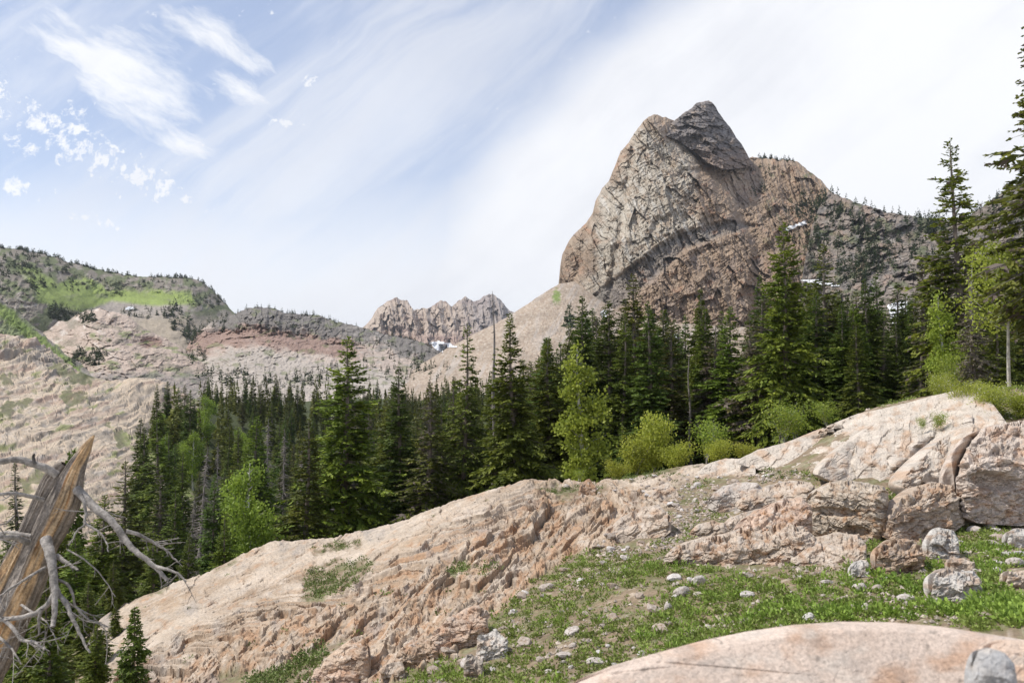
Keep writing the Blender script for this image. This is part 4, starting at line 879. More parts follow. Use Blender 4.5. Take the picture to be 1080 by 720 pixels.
# tiny far conifers on the hills and the peak (hundreds, a few pixels each)
D = Acc(); rng = np.random.RandomState(3)
def far_tree(p, Hm, w):
    small_conifer(D, p, Hm, w * 1.35, 60, np.array([.040, .060, .024]) * (.75 + .6 * rng.rand()), rng)
def cluster(cx, cy, rx, ry, n, hpx, names=None, round_=1.0):
    for i in range(n):
        a, r = rng.rand() * 6.28, math.sqrt(rng.rand()); px, py = cx + rx * r * math.cos(a), cy + ry * r * math.sin(a); q = hit(px, py, names)
        if q is None: continue
        Y = q[0].y; Hm = hpx * Y / F * (.6 + .7 * rng.rand()); far_tree((q[0].x, q[0].y, q[0].z - .08 * Hm), Hm, Hm * .21 * round_ * (.8 + .5 * rng.rand()))
def skyline(name, x0, x1, n, hpx, round_=1.0):
    for i in range(n):
        px = x0 + (x1 - x0) * rng.rand(); py = 100
        while py < 440:
            q = hit(px, py, [name])
            if q: break
            py += 1.0
        else: continue
        Hm = hpx * q[0].y / F * (.5 + .8 * rng.rand()); far_tree((q[0].x, q[0].y, q[0].z - .15 * Hm), Hm, Hm * .22 * round_)
skyline('plateau_hill', -20, 240, 150, 5, 1.8); skyline('craggy_ridge_hill', 205, 470, 80, 5.5, 1.1); skyline('dark_ridge_hill', 876, 1090, 46, 10); skyline('great_rock_peak', 795, 840, 22, 6, 1.6)
for c in [(30, 280, 45, 14, 90, 5.5, None, 1.7), (60, 330, 12, 6, 22, 11, None, 1.4), (40, 300, 8, 10, 12, 9, None, 1.3), (85, 335, 20, 5, 34, 8, None, 1.4), (95, 376, 18, 9, 50, 7, None, 1.6), (78, 382, 12, 7, 20, 7), (155, 330, 28, 6, 40, 6.5), (185, 338, 14, 14, 26, 12), (200, 352, 12, 14, 22, 13),
          (207, 318, 12, 6, 20, 6), (205, 375, 14, 9, 22, 9), (123, 305, 4, 4, 4, 8), (125, 312, 8, 1.5, 8, 4), (235, 400, 30, 8, 26, 13), (300, 404, 40, 6, 30, 12), (350, 395, 35, 10, 26, 10), (420, 385, 40, 10, 34, 9), (395, 365, 25, 8, 18, 6), (440, 372, 20, 5, 12, 5), (260, 345, 14, 3, 6, 5), (230, 342, 10, 8, 10, 9),
          (855, 225, 8, 14, 14, 10), (868, 215, 6, 10, 10, 13), (880, 225, 10, 10, 16, 11), (900, 235, 22, 14, 30, 10), (935, 250, 40, 20, 40, 10), (985, 240, 16, 10, 20, 16), (1050, 240, 30, 14, 18, 9), (812, 180, 18, 6, 22, 5), (855, 255, 20, 18, 24, 12), (795, 203, 8, 6, 6, 7), (735, 212, 2, 3, 2, 8), (755, 218, 8, 3, 4, 5), (905, 285, 40, 22, 40, 12), (835, 230, 12, 12, 12, 7),
          (598, 335, 5, 12, 5, 22, ['talus_slope']), (1000, 290, 60, 25, 40, 12), (620, 350, 20, 15, 10, 14, ['talus_slope']), (800, 200, 8, 5, 5, 7), (900, 262, 45, 34, 70, 12), (880, 300, 40, 25, 40, 13), (955, 262, 50, 30, 50, 13), (1060, 225, 30, 14, 26, 11), (845, 215, 14, 16, 20, 9), (15, 292, 30, 16, 40, 5, None, 1.5), (100, 300, 60, 8, 40, 4, None, 1.6), (180, 300, 40, 6, 26, 4, None, 1.6), (225, 318, 12, 8, 16, 6, None, 1.4), (330, 350, 60, 10, 20, 5), (430, 392, 50, 10, 30, 8)]: cluster(*c)
# one wind-bent tree on the notch
far = tag(D.build('distant_conifers', M_needle), 'small dark conifers dotted over the far hillsides and ridge tops', 'far trees', kind='stuff')
# ------------------------------------------------------------------ foreground rocks, each a solid body
def rock_cols(px, py, seed, tone=(.50, .405, .335), orange=.5, grey=.4, cs=1.0):
    px = px / cs; py = py / cs
    c = colbase(px.shape, tone)
    c = mixc(c, np.array(tone) * [.86, .72, .62], sstep(-.1, .4, fbm(px / 14 + seed, py / 9, 1., 5)))
    c = mixc(c, (.36, .20, .10), sstep(.08, .5, fbm(px / 9 + seed, py / 9, 7., 5)) * orange)
    c = mixc(c, (.25, .235, .22), sstep(.05, .4, fbm(px / 7 + seed, py / 5, 17., 5)) * grey)
    c = mixc(c, (.52, .46, .40), sstep(.1, .5, fbm(px / 10 + seed, py / 5, 27., 4)) * .55)
    return mixc(c, (.12, .105, .09), sstep(.33, .55, fbm(px / 3 + seed, py / 3, 37., 4)) * .6)
M_rock = col_mat('weathered_quartzite', nscale=2.2, namt=.14, bump=.6, bscale=5.5, bdist=.05, fine=26)
M_rock_near = col_mat('smooth_near_slab', nscale=1.1, namt=.10, bump=.5, bscale=9, bdist=.02, fine=60)
BLOCKS = []
def block(label, top, bot, Yb, clr=.35, loose=False, k1=.35, k2=2.6, brk=.5, bulge=.35, seed=0, tilt=20, rough=1.0, tone=(.50, .405, .335), orange=.5, grey=.4, group=None, name='boulder', cat='boulder', res=.55, yx=0.0, cav=None, mat=None, sink=9, per=9.):
    """a rock with a top face leaning back (k2) over a steeper front face (k1); top and bot are its outlines in the photo, Yb metres ahead"""
    x0, x1 = top[0][0], top[-1][0]; nc = int((x1 - x0) / res) + 2; px = np.linspace(x0, x1, nc)
    tp = np.interp(px, [p[0] for p in top], [p[1] for p in top]); bt = np.interp(px, [p[0] for p in bot], [p[1] for p in bot]) + sink * np.minimum(1, 3 * np.minimum(px - x0, x1 - px) / (x1 - x0))
    ends = np.minimum(px - x0, x1 - px); endw = 1 - np.exp(-ends / 2.2)
    tp = tp + (fbm(px / 9 + seed, seed, 0, 4) * 1.6 + fbm(px / 3 + seed, seed + 4, 0, 3) * .6) * endw * min(1, rough)
    bt = np.maximum(bt, tp + .3); nr = int((bt - tp).max() / res) + 4
    t = np.linspace(0, 1, nr)[:, None] ; PX = px[None] + 0 * t; PY = tp + (bt - tp) * t
    Y0 = Yb; u = Yb / F; hgt = (bt[None] - PY) - sink * .6; full = np.maximum(bt - tp, 1.)[None]
    bk = brk + (0 if mat else 1) * np.minimum(.12, 4 / full) * fbm(px / 16 + seed, 3., 5., 3)[None]; over = np.maximum(0, hgt - bk * full); under = np.minimum(hgt, bk * full)
    if Yb > 6:
        gm = float(ground_depth(np.array((x0 + x1) / 2), np.array(float(bt.max()) - sink))); Yb = gm + .12 * (x1 - x0) * gm / F if loose else Yb
        if not loose: gq = ground_depth(px[::3], (bt - sink * .8)[::3]); ok = gq < 900; Yb = np.minimum(Yb, (np.polyval(np.polyfit(px[::3][ok], gq[ok], 1), px) if ok.sum() > 3 else Yb) - .2)[None] + 0 * px[None] if gm < 900 else Yb
    BLOCKS.append(list(zip(px[::6], tp[::6])) + list(zip(px[::-6], bt[::-6])))
    d0 = u * (k1 * under + k2 * over)
    e = np.minimum(np.minimum((PX - x0), (x1 - PX)) * .9, np.minimum((PY - tp) * 1.6 + .0, 99)); Rg = min(14., (.14 if loose else .28) * (x1 - x0)); q = np.clip(e / Rg, 0, 1); rd = np.sqrt(1 - (1 - q) ** 2)
    D = Yb + yx * (PX - (x0 + x1) / 2) * u + d0 - bulge * rd
    if Y0 > 6: D = np.minimum(D, ground_depth(PX, PY) - clr * sstep(0, 26, hgt) * (.6 + .6 * rd)) if not loose else D
    X, Y, Z = P(PX, PY, D); Pt = np.stack([X, Y, Z], -1)
    a, b = rot(PX, PY, -tilt); w = fbm(PX / 20 + seed, PY / 20, 3., 4) * 6
    r = rough * (saw((b + w) / per, .25) * 1.6 * sstep(-.3, .3, fbm(PX / 22 + seed, PY / 22, 9., 2)) + 3.6 * facet((a + w) / 17 + seed, (b + w) / 9, 3) + 1.7 * facet((a + w) / 7 + seed, b / 4, 6) + .8 * facet(PX / 3 + seed, PY / 2.6, 2)
         + 1.6 * fbm(PX / 13 + seed, PY / 13, 2., 4) + .5 * fbm(PX / 2.5, PY / 2.5, 4., 3))
    c1, c21, _ = worley((a + w) / 26 + seed, (b + w) / 13, 0., 4); r -= (1 - sstep(0, .06, c21)) * (.4 if loose else 1.6) * rough
    if cav:
        for (cx, cy, rx, ry, dp, an) in cav:
            ca, cb = rot(PX - cx, PY - cy, an); r -= dp * sstep(1.25, .6, np.hypot(ca / rx, cb / ry) + .25 * fbm(PX / 6, PY / 6, 1., 3))
    gu = np.gradient(Pt, axis=1); gv = np.gradient(Pt, axis=0); N = nrm(np.cross(gu, gv)); N *= np.where((N[..., 1:2] > 0), -1, 1)
    fade = np.clip(e / 3., 0, 1)[..., None]
    Pt2 = Pt + N * (r * u)[..., None] * fade * .8
    cols = rock_cols(PX, PY, seed * 3.1, tone, orange, grey, 5.0 if mat else 1.0)
    th = (.5 * min(full.max(), x1 - x0) * u) * np.sqrt(np.clip(4 * (PX - x0) * (x1 - PX) / (x1 - x0) ** 2, 0, 1)) * np.sqrt(np.clip(1 - (2 * t - 1) ** 2, 0, 1)) + .002
    back = Pt + np.stack([0 * th, th * 1.6, -th * .25], -1)
    V = np.concatenate([Pt2.reshape(-1, 3), back.reshape(-1, 3)]); n = nr * nc; f = grid_faces(nr, nc); fb = f[:, ::-1] + n
    rim = []
    for idx in (np.arange(nc), np.arange(nc) + (nr - 1) * nc): rim.append(np.stack([idx[:-1], idx[1:], idx[1:] + n, idx[:-1] + n], 1))
    for idx in (np.arange(nr) * nc, np.arange(nr) * nc + nc - 1): rim.append(np.stack([idx[:-1], idx[1:], idx[1:] + n, idx[:-1] + n], 1))
    o = mesh_np(name, V, np.concatenate([f, fb] + rim), mat or M_rock, np.clip(np.concatenate([cols.reshape(-1, 3)] * 2), 0, 1))
    return tag(o, label, cat, group)
_gy = np.exp(np.linspace(math.log(6.5), math.log(34), 110)); _gpx, _gpy = np.meshgrid(np.arange(240, 1240, 8.), np.arange(396, 724, 4.)); _gd = np.full(_gpx.shape, 999.)
for _Y in _gy[::-1]:
    _x, _y, _z = P(_gpx, _gpy, _Y); _gd = np.where(base_e(_x / _Y, _Y + 0 * _x) * _Y > _z, _Y, _gd)
def ground_depth(PX, PY):
    i = np.clip((PY - 396) / 4, 0, _gd.shape[0] - 1.001); j = np.clip((PX - 240) / 8, 0, _gd.shape[1] - 1.001); a, b = i.astype(int), j.astype(int); fi, fj = i - a, j - b
    q = [_gd[a, b], _gd[a + 1, b], _gd[a, b + 1], _gd[a + 1, b + 1]]; m = np.minimum.reduce(q); bl = q[0] * (1 - fi) * (1 - fj) + q[1] * fi * (1 - fj) + q[2] * (1 - fi) * fj + q[3] * fi * fj
    return np.where(np.maximum.reduce(q) > 900, m, bl)
PALE = (.485, .425, .36); PINK = (.43, .355, .285); TAN = (.385, .285, .205); WHITE = (.47, .44, .40)
GO = 'outcrop slabs and blocks on the right of the crest'
block('long smooth pale slab forming the skyline below the flowered shrubs', [(776, 486), (800, 474), (830, 466), (850, 458), (880, 446), (905, 436), (930, 431), (955, 425), (985, 417), (1010, 411), (1030, 415), (1048, 427), (1062, 446)], [(776, 488), (800, 493), (840, 492), (870, 496), (900, 480), (930, 470), (980, 468), (1062, 456)], 23.4, k1=1.6, k2=2.3, brk=.3, bulge=.12, seed=1, tilt=24, rough=.35, clr=.18, tone=PALE, orange=.1, grey=.15, group=GO, name='rock_slab', cat='rock slab', per=16)
block('smooth pale slab with a diagonal crack, just below the skyline slab', [(862, 498), (872, 484), (890, 469), (905, 459), (925, 443), (945, 436), (975, 434), (1005, 430), (1026, 438)], [(862, 500), (875, 505), (900, 507), (945, 508), (965, 488), (985, 474), (1005, 460), (1026, 446)], 21.6, k1=1.5, k2=2.2, brk=.2, bulge=.15, seed=2, tilt=26, rough=.38, clr=.75, tone=PALE, orange=.12, grey=.2, group=GO, name='rock_slab', cat='rock slab', per=14)
block('tilted slab with a brown broken underside, left of the jutting block', [(950, 508), (962, 492), (978, 476), (995, 461), (1012, 452), (1026, 446), (1034, 452)], [(950, 512), (965, 524), (985, 528), (1005, 530), (1016, 520), (1034, 480)], 19.4, k1=.35, k2=1.8, brk=.36, bulge=.3, seed=3, tilt=28, rough=.8, clr=.9, tone=PALE, orange=.35, group=GO, name='rock_slab', cat='rock slab', cav=[(992, 508, 18, 8, 9, -25)])
block('big jutting block with a dark hollow under its overhang at the right edge', [(1008, 520), (1010, 500), (1014, 484), (1024, 466), (1036, 452), (1055, 447), (1080, 444), (1110, 440), (1150, 446), (1175, 470)], [(1008, 540), (1030, 548), (1060, 545), (1100, 545), (1150, 540), (1175, 520)], 17.0, clr=1.2, k1=.08, k2=1.5, brk=.6, bulge=1.0, seed=4, tilt=18, rough=1.15, tone=(.50, .42, .355), orange=.35, grey=.3, group=GO, cav=[(1048, 507, 25, 9, 15, 8), (1068, 480, 22, 5, 7, 20)])
block('broken orange brown rock mass between the round boulder and the jutting block', [(934, 560), (940, 542), (950, 526), (965, 514), (985, 508), (1004, 512), (1014, 532), (1018, 548)], [(934, 566), (955, 570), (985, 566), (1018, 552)], 16.9, k1=.3, k2=1.4, brk=.6, bulge=.4, seed=5, tilt=30, rough=1.2, tone=(.41, .325, .25), orange=.5, group=GO)
block('large rounded boulder with a golden pitted right side', [(849, 545), (852, 528), (862, 515), (876, 508), (895, 506), (915, 509), (932, 513), (939, 522), (941, 536), (937, 555)], [(849, 552), (855, 566), (880, 562), (910, 562), (930, 568), (937, 560)], 15.0, k1=.05, k2=1.1, brk=.66, bulge=.7, seed=6, tilt=-22, rough=1.0, clr=1.3, tone=(.43, .36, .285), orange=.75, grey=.35, group=GO, cav=[(880, 540, 22, 5, 7, 5), (905, 560, 14, 5, 7, 10)])
block('low pink rock against the left of the large rounded boulder, upper one', [(776, 530), (790, 520), (812, 511), (835, 506), (855, 508), (862, 518)], [(776, 534), (800, 540), (835, 536), (862, 530)], 18.0, k1=.4, k2=2.0, brk=.5, bulge=.3, seed=7, tilt=16, rough=.7, tone=PINK, group=GO)
block('rounded rock with an orange front face, left of the large rounded boulder', [(774, 565), (786, 548), (803, 537), (825, 527), (845, 524), (854, 532), (857, 552)], [(774, 580), (800, 588), (830, 590), (857, 570)], 15.6, k1=.15, k2=1.6, brk=.55, bulge=.5, seed=8, tilt=24, rough=1.1, tone=(.46, .34, .26), orange=.75, group=GO)
block('pale flat ledge with a rusty broken front, lowest of the outcrop', [(700, 588), (715, 575), (735, 568), (765, 563), (795, 553), (820, 548), (845, 552), (860, 566)], [(700, 591), (740, 594), (790, 596), (830, 592), (860, 584)], 14.3, k1=.2, k2=2.4, brk=.42, bulge=.3, seed=9, tilt=16, rough=1.0, tone=PINK, orange=.55, group=GO, name='rock_slab', cat='rock slab')
block('light slab leaning in front of the large rounded boulder', [(836, 592), (848, 576), (865, 566), (885, 561), (905, 564), (914, 574)], [(836, 594), (870, 594), (914, 590)], 14.2, k1=.8, k2=1.8, brk=.3, bulge=.2, seed=10, tilt=26, rough=.8, tone=PINK, orange=.3, group=GO, name='rock_slab', cat='rock slab')
block('grey rounded boulder alone in the gravel left of the outcrop', [(747, 532), (752, 520), (764, 512), (780, 508), (798, 509), (808, 518), (811, 528)], [(747, 536), (775, 538), (811, 532)], 18.8, k1=.3, k2=1.3, brk=.5, bulge=.45, seed=11, tilt=12, rough=.7, tone=(.43, .38, .335), orange=.1, grey=.6, group=GO)
block('pale flat slab on the gravel crest above the grey rounded boulder', [(736, 498), (748, 488), (765, 483), (785, 484), (797, 492)], [(736, 502), (765, 506), (797, 500)], 24.5, k1=1, k2=2.4, brk=.3, bulge=.12, seed=12, tilt=10, rough=.4, tone=PALE, orange=.15, group=GO, name='rock_slab', cat='rock slab')
block('small pink hump of rock at the left of the gravel crest', [(687, 520), (694, 512), (704, 508), (712, 513), (716, 521)], [(687, 523), (716, 524)], 21.5, k1=.6, k2=1.6, brk=.4, bulge=.2, seed=13, rough=.6, tone=PINK, orange=.3, group=GO)
block('narrow pink ledge under the grey rounded boulder', [(728, 560), (738, 552), (752, 549), (764, 552), (770, 560)], [(728, 566), (770, 566)], 16.3, k1=.2, k2=1.8, brk=.5, bulge=.2, seed=14, rough=.9, tone=PINK, orange=.4, group=GO)
block('long pink shelf rising to the right, between gravel and the lowest ledge', [(758, 556), (772, 545), (792, 538), (812, 534), (822, 545)], [(758, 562), (790, 566), (822, 562)], 15.9, k1=.4, k2=1.8, brk=.5, bulge=.25, seed=15, tilt=22, rough=.9, tone=PINK, orange=.4, group=GO)
block('pinkish bedrock hump in the gravel near the middle of the slope', [(640, 560), (655, 545), (675, 535), (695, 532), (708, 545)], [(640, 572), (675, 572), (708, 560)], 18.2, k1=.7, k2=2.2, brk=.4, bulge=.2, seed=16, tilt=35, rough=.9, tone=PINK, orange=.3, group=GO)
GW = 'loose blocks lying in the green slope'
for i, (lb, x0, y0, x1, y1, Yb, tone, org, gr, rg) in enumerate([
        ('greyish white angular block lying in the plants, largest loose one at the right', 982, 600, 1036, 630, 10.6, WHITE, .12, .4, .8), ('whitish lumpy boulder below the jutting block', 979, 557, 1012, 586, 13.4, WHITE, .3, .3, 1.0),
        ('heap-like low broken rock left of the whitish lumpy boulder', 925, 568, 976, 600, 13.2, TAN, .3, .5, 1.3), ('flat tan stone in the grass above the angular block', 1001, 588, 1029, 600, 12.0, PINK, .3, .1, .6),
        ('white flat stone at the right edge of the picture', 1062, 557, 1098, 574, 13.2, WHITE, .05, .3, .6), ('pink flat stone low at the right edge', 1060, 601, 1100, 617, 10.6, PINK, .2, .1, .7),
        ('small pale stone in the grass below the leaning slab', 897, 591, 918, 606, 12.0, WHITE, .1, .4, .9), ('grey rounded rock near the foot of the big left slab', 489, 689, 510, 712, 10.1, (.36, .31, .26), .2, .5, .9),
        ('light lumpy boulder at the right foot of the big left slab', 502, 667, 536, 691, 11.3, WHITE, .1, .4, 1.1), ('brown tilted boulder with a dark broken end below the big left slab', 417, 674, 464, 700, 11.6, TAN, .5, .2, 1.0),
        ('small brown triangular boulder sitting on the crest', 610, 507, 630, 521, 26.0, TAN, .5, .1, .9), ('large leaning tan plate at the lower end of the big left slab', 336, 670, 390, 712, 13.0, (.44, .335, .25), .35, .2, .55),
        ('low tan plate at the bottom edge under the leaning plate', 326, 701, 380, 724, 12.2, (.45, .33, .25), .3, .1, .6), ('pinkish block at the bottom below the brown tilted boulder', 400, 698, 428, 720, 11.2, PINK, .3, .2, .9),
        ('big smooth jutting block low on the left slab', 452, 638, 516, 680, 13.0, (.46, .35, .27), .3, .25, .9), ('grey stone with white crust in the foreground grass beside the near slab', 792, 664, 818, 682, 8.3, WHITE, .05, .3, .8)]):
    w = x1 - x0; hh = y1 - y0; r_ = np.random.RandomState(i + 50); xs = np.array([0, .04, .12, .34, .6, .82, .96, 1.0]); ys = np.array([1.0, .62, .22, .10, 0, .10, .40, .95]) + r_.normal(size=8) * .09
    if i in (11, 14): ys = np.array([1.0, .8, .6, .35, .1, 0, .25, .8])
    if i == 9: ys = np.array([.9, .6, .35, .15, 0, .05, .4, .9])
    block(lb, [(x0 + a * w, y0 + b * hh) for a, b in zip(xs, ys)], [(x0, y1 + 1), (x0 + w * .5, y1 + 3), (x1, y1 + 1)], Yb, k1=.25, k2=1.5, brk=.5, bulge=.32 * w * Yb / F, loose=True, seed=60 + i, tilt=r_.uniform(-10, 30), rough=rg * 1.15, tone=tone, orange=org, grey=gr, group=GW, res=.45, per=7)
# the smooth slab right in front of the camera
block('smooth near slab of pinkish rock filling the bottom right corner, slightly out of focus', [(560, 760), (585, 735), (612, 718), (650, 704), (700, 691), (750, 678), (800, 668), (850, 661), (900, 657.5), (950, 658), (1000, 662), (1040, 668), (1090, 676), (1160, 690), (1230, 720)], [(560, 1000), (1230, 1000)], 2.6, k1=.9, k2=1.25, brk=.3, bulge=.12, seed=20, tilt=8, rough=.16, tone=(.56, .455, .38), orange=.10, grey=.3, name='rock_slab', cat='rock slab', res=.9, mat=M_rock_near, per=60, cav=[(745, 702, 110, 1.3, 2.2, 5), (650, 709, 60, 1.2, 2, -6)])
block('grey granite-like stone wedged at the right end of the near slab', [(1026, 700), (1032, 686), (1045, 683), (1060, 688), (1070, 700), (1075, 730)], [(1026, 760), (1075, 760)], 2.75, k1=.1, k2=1.0, brk=.6, bulge=.05, seed=21, rough=.3, tone=(.38, .37, .36), orange=.05, grey=.8, group=GW, name='boulder', res=.6, mat=M_rock_near)
block('orange-tinted stone at the extreme right of the near slab', [(1038, 700), (1046, 680), (1062, 675), (1085, 676), (1120, 684), (1150, 720)], [(1038, 760), (1150, 760)], 2.95, k1=.2, k2=1.4, brk=.5, bulge=.08, seed=22, rough=.35, tone=(.60, .46, .36), orange=.4, grey=.1, group=GW, name='boulder', res=.8, mat=M_rock_near)

# loose stones: a few shapes, many single stones
def stone_mesh(seed, flat=.55):
    import bmesh
    bm = bmesh.new(); bmesh.ops.create_icosphere(bm, subdivisions=4, radius=1.0); v = np.array([q.co[:] for q in bm.verts]); f = np.array([[q.index for q in p.verts] for p in bm.faces]); bm.free()
    r_ = np.random.RandomState(seed); n = nrm(r_.normal(size=(13, 3))); d = .62 + .3 * r_.rand(13)
    s = np.ones(len(v))
    for a, b in zip(n, d): q = v @ a; s = np.where(q * s > b, b / np.maximum(q, 1e-3), s)
    v = v * s[:, None]; v *= (1 + .05 * fbm(v[:, 0] * 3 + seed, v[:, 1] * 3, v[:, 2] * 3, 4))[:, None]; v *= [1.25, .95, flat]
    c = np.ones((len(v), 1)) * np.array([.46, .40, .35]); k = sstep(0, .4, fbm(v[:, 0] * 2 + seed, v[:, 1] * 2, v[:, 2] * 2, 4))[:, None]; c = c * (1 - k) + np.array([.34, .27, .21]) * k
    o = mesh_np('stone', v, f, M_stone, c); me = o.data; bpy.data.objects.remove(o); return me
M_stone = col_mat('loose_stone', nscale=3., namt=.25, bump=.5, bscale=6., bdist=.06, fine=18)
nt = M_stone.node_tree; q = G(nt); oi = q.n('ShaderNodeObjectInfo'); b_ = nt.nodes['Principled BSDF']; src = b_.inputs['Base Color'].links[0].from_socket
hs = q.n('ShaderNodeHueSaturation'); q.put(hs, 'Value', q.m('MULTIPLY_ADD', oi.outputs['Random'], .6, .75)); q.put(hs, 'Saturation', q.m('MULTIPLY_ADD', oi.outputs['Random'], -1.1, 1.5)); nt.links.new(src, hs.inputs['Color']); nt.links.new(hs.outputs[0], b_.inputs['Base Color'])
ST = [stone_mesh(k, f) for k, f in ((1, .5), (2, .65), (3, .4), (4, .7), (5, .55), (6, .8))]
rng = np.random.RandomState(11)
GR_FIELD = [(420, 720), (500, 665), (560, 615), (610, 590), (650, 585), (700, 560), (700, 592), (860, 596), (930, 575), (1080, 550), (1080, 660), (900, 650), (760, 672), (620, 715)]
GRAVEL = [(590, 515), (640, 508), (700, 496), (800, 492), (860, 500), (845, 510), (780, 515), (745, 540), (720, 570), (640, 585), (620, 575), (690, 550), (690, 530)]
def on_ground(px, py):
    """distance ahead where the line of sight through a photo pixel meets the ground"""
    Ys = np.exp(np.linspace(math.log(6.0), math.log(32), 260)); X, Y, Z = P(px, py, Ys); gz = ground_z(X, Ys); b = np.where(gz > Z)[0]
    return None if len(b) == 0 else float(Ys[b[0]])
def stone(px, py, rpx, label, group):
    Y = on_ground(px, py)
    if Y is None: return
    X = float(P(px, py, Y)[0]); z = float(ground_z(X, Y)); o = bpy.data.objects.new('stone', ST[rng.randint(6)]); SC.collection.objects.link(o); r = rpx * Y / F
    o.location = (X, Y, z + r * .3); o.scale = (r, r, r * rng.uniform(.8, 1.3)); o.rotation_euler = (rng.uniform(-.35, .35), rng.uniform(-.35, .35), rng.rand() * 6.28); tag(o, label, 'stone', group)
cnt = 0
while cnt < 180:
    px, py = rng.uniform(420, 1080), rng.uniform(545, 720)
    if pip(np.array(px), np.array(py), GR_FIELD): stone(px, py, 2.2 + 7.0 * rng.rand() ** 2.4, 'pale stone scattered in the low green plants of the near slope', 'pale stones in the green slope'); cnt += 1
cnt = 0
while cnt < 110:
    px, py = rng.uniform(590, 860), rng.uniform(492, 585)
    if pip(np.array(px), np.array(py), GRAVEL): stone(px, py, 1.4 + 3.2 * rng.rand() ** 2.2, 'pinkish rubble stone on the gravelly shoulder of the crest', 'rubble stones on the gravelly shoulder'); cnt += 1
# countless pebbles
def on_block(PX, PY):
    r = np.zeros(len(PX), bool)
    for b in BLOCKS: r |= pip(PX, PY + 1.5, b)
    return r
def scatter(n, x0, x1, y0, y1):
    a = rng.uniform((x0 - 540) / F, (x1 - 540) / F, n); Y = np.exp(rng.uniform(math.log(y0), math.log(y1), n)); X = a * Y; return X, Y, ground_z(X, Y)
def pix(X, Y, Z): return proj(X, Y, Z)
X, Y, Z = scatter(26000, 380, 1140, 7, 27); PX, PY = pix(X, Y, Z)
inr = sdist(PX, PY, R_SLAB) > -2; gv = sdist(PX, PY, GRAVEL); dn = fbm(X * .9, Y * .9, 3., 3)
keep = ~inr & ~on_block(PX, PY) & ((gv > -6) | (rng.rand(len(X)) < .45 * sstep(-.1, .4, dn) + .02)); X, Y, Z = X[keep], Y[keep], Z[keep]; n = len(X)
Rr = (.012 + .035 * rng.rand(n) ** 2.5)[:, None, None] * (Y / 14)[:, None, None] ** .5; oc = np.array([[1, 0, 0], [0, 1, 0], [-1, 0, 0], [0, -1, 0], [0, 0, .8], [0, 0, -.6]]); th = rng.rand(n) * 6.28; cs_, sn = np.cos(th)[:, None], np.sin(th)[:, None]
O = np.repeat(oc[None], n, 0) * (1 + .5 * rng.rand(n, 6, 1)); O = np.stack([O[..., 0] * cs_ - O[..., 1] * sn, O[..., 0] * sn + O[..., 1] * cs_, O[..., 2]], -1) * Rr; V = (O + np.stack([X, Y, Z + .01], -1)[:, None]).reshape(-1, 3)
tf = np.array([[0, 1, 4], [1, 2, 4], [2, 3, 4], [3, 0, 4], [1, 0, 5], [2, 1, 5], [3, 2, 5], [0, 3, 5]]); Fp = (tf[None] + 6 * np.arange(n)[:, None, None]).reshape(-1, 3)
cc = np.array([.45, .38, .32]) * (.6 + .6 * rng.rand(n, 1)); tag(mesh_np('gravel', V, Fp, M_rock, np.repeat(cc, 6, 0)), 'fine gravel and pebbles strewn over the slope', 'gravel', kind='stuff')
# low plants and grass covering the slope
TF = Acc()
def cushions(X, Y, Z, R, leaves, col, tint, ll=.30, hgt=.75, wid=.30):
    """mounded little plants: short leaves standing out of a low dome"""
    n = len(X)
    if n == 0: return
    i = np.repeat(np.arange(n), leaves); m = len(i); az = rng.rand(m) * 6.283; el = np.arccos(rng.rand(m) * .95); o = np.stack([np.cos(az) * np.sin(el), np.sin(az) * np.sin(el), np.cos(el) * hgt], 1)
    r = R[i]; rr = r * (.45 + .6 * rng.rand(m)) * (1 + .35 * np.sin(az * 3 + i)); b = np.stack([X, Y, Z], 1)[i] + o * rr[:, None]; b[:, 2] -= .012
    d = nrm(o + rng.normal(size=(m, 3)) * .45 + [0, 0, .35]); L = (ll * r + .012) * (.6 + .8 * rng.rand(m)); tone = np.clip(.5 + 1.1 * (rng.rand(n)[i] - .5) + .28 * rng.normal(size=m), 0, 1)[:, None]
    V, Fq = diamonds(b, d, L, L * wid, 1.0, rng); TF.add(V, Fq, np.repeat(np.array(col) * (1 - tone) + np.array(tint) * tone, 4, 0))
def field(n, dens, x0=360, x1=1160, y0=6.5, y1=29):
    X, Y, Z = scatter(n, x0, x1, y0, y1); PX, PY = pix(X, Y, Z); dd = dens(X, Y, PX, PY); k = (rng.rand(n) < dd) & ~on_block(PX, PY); return X[k], Y[k], Z[k]
inside = lambda PX, PY: sstep(2, -3, sdist(PX, PY, R_SLAB))
d1 = lambda X, Y, PX, PY: inside(PX, PY) * (.10 + .90 * sstep(-.30, .14, fbm(X * 1.1, Y * .9, 1., 4) + .08) * (.45 + .55 * sstep(-.15, .15, fbm(X * 3.5, Y * 2.5, 61., 3)))) * (1 - .82 * sstep(-6, 6, sdist(PX, PY, GRAVEL)))
X, Y, Z = field(21000, d1); cushions(X, Y, Z, (.035 + .075 * rng.rand(len(X)) ** 1.5) * (Y / 12) ** .6, 30, (.14, .17, .038), (.265, .325, .075))
X, Y, Z = field(5200, lambda X, Y, PX, PY: inside(PX, PY) * sstep(-.1, .2, fbm(X * .9, Y * .8, 8., 3)) * (1 - .9 * sstep(-6, 6, sdist(PX, PY, GRAVEL)))); cushions(X, Y, Z, .045 + .07 * rng.rand(len(X)), 40, (.16, .23, .04), (.29, .40, .07), ll=.4, hgt=.9, wid=.14)
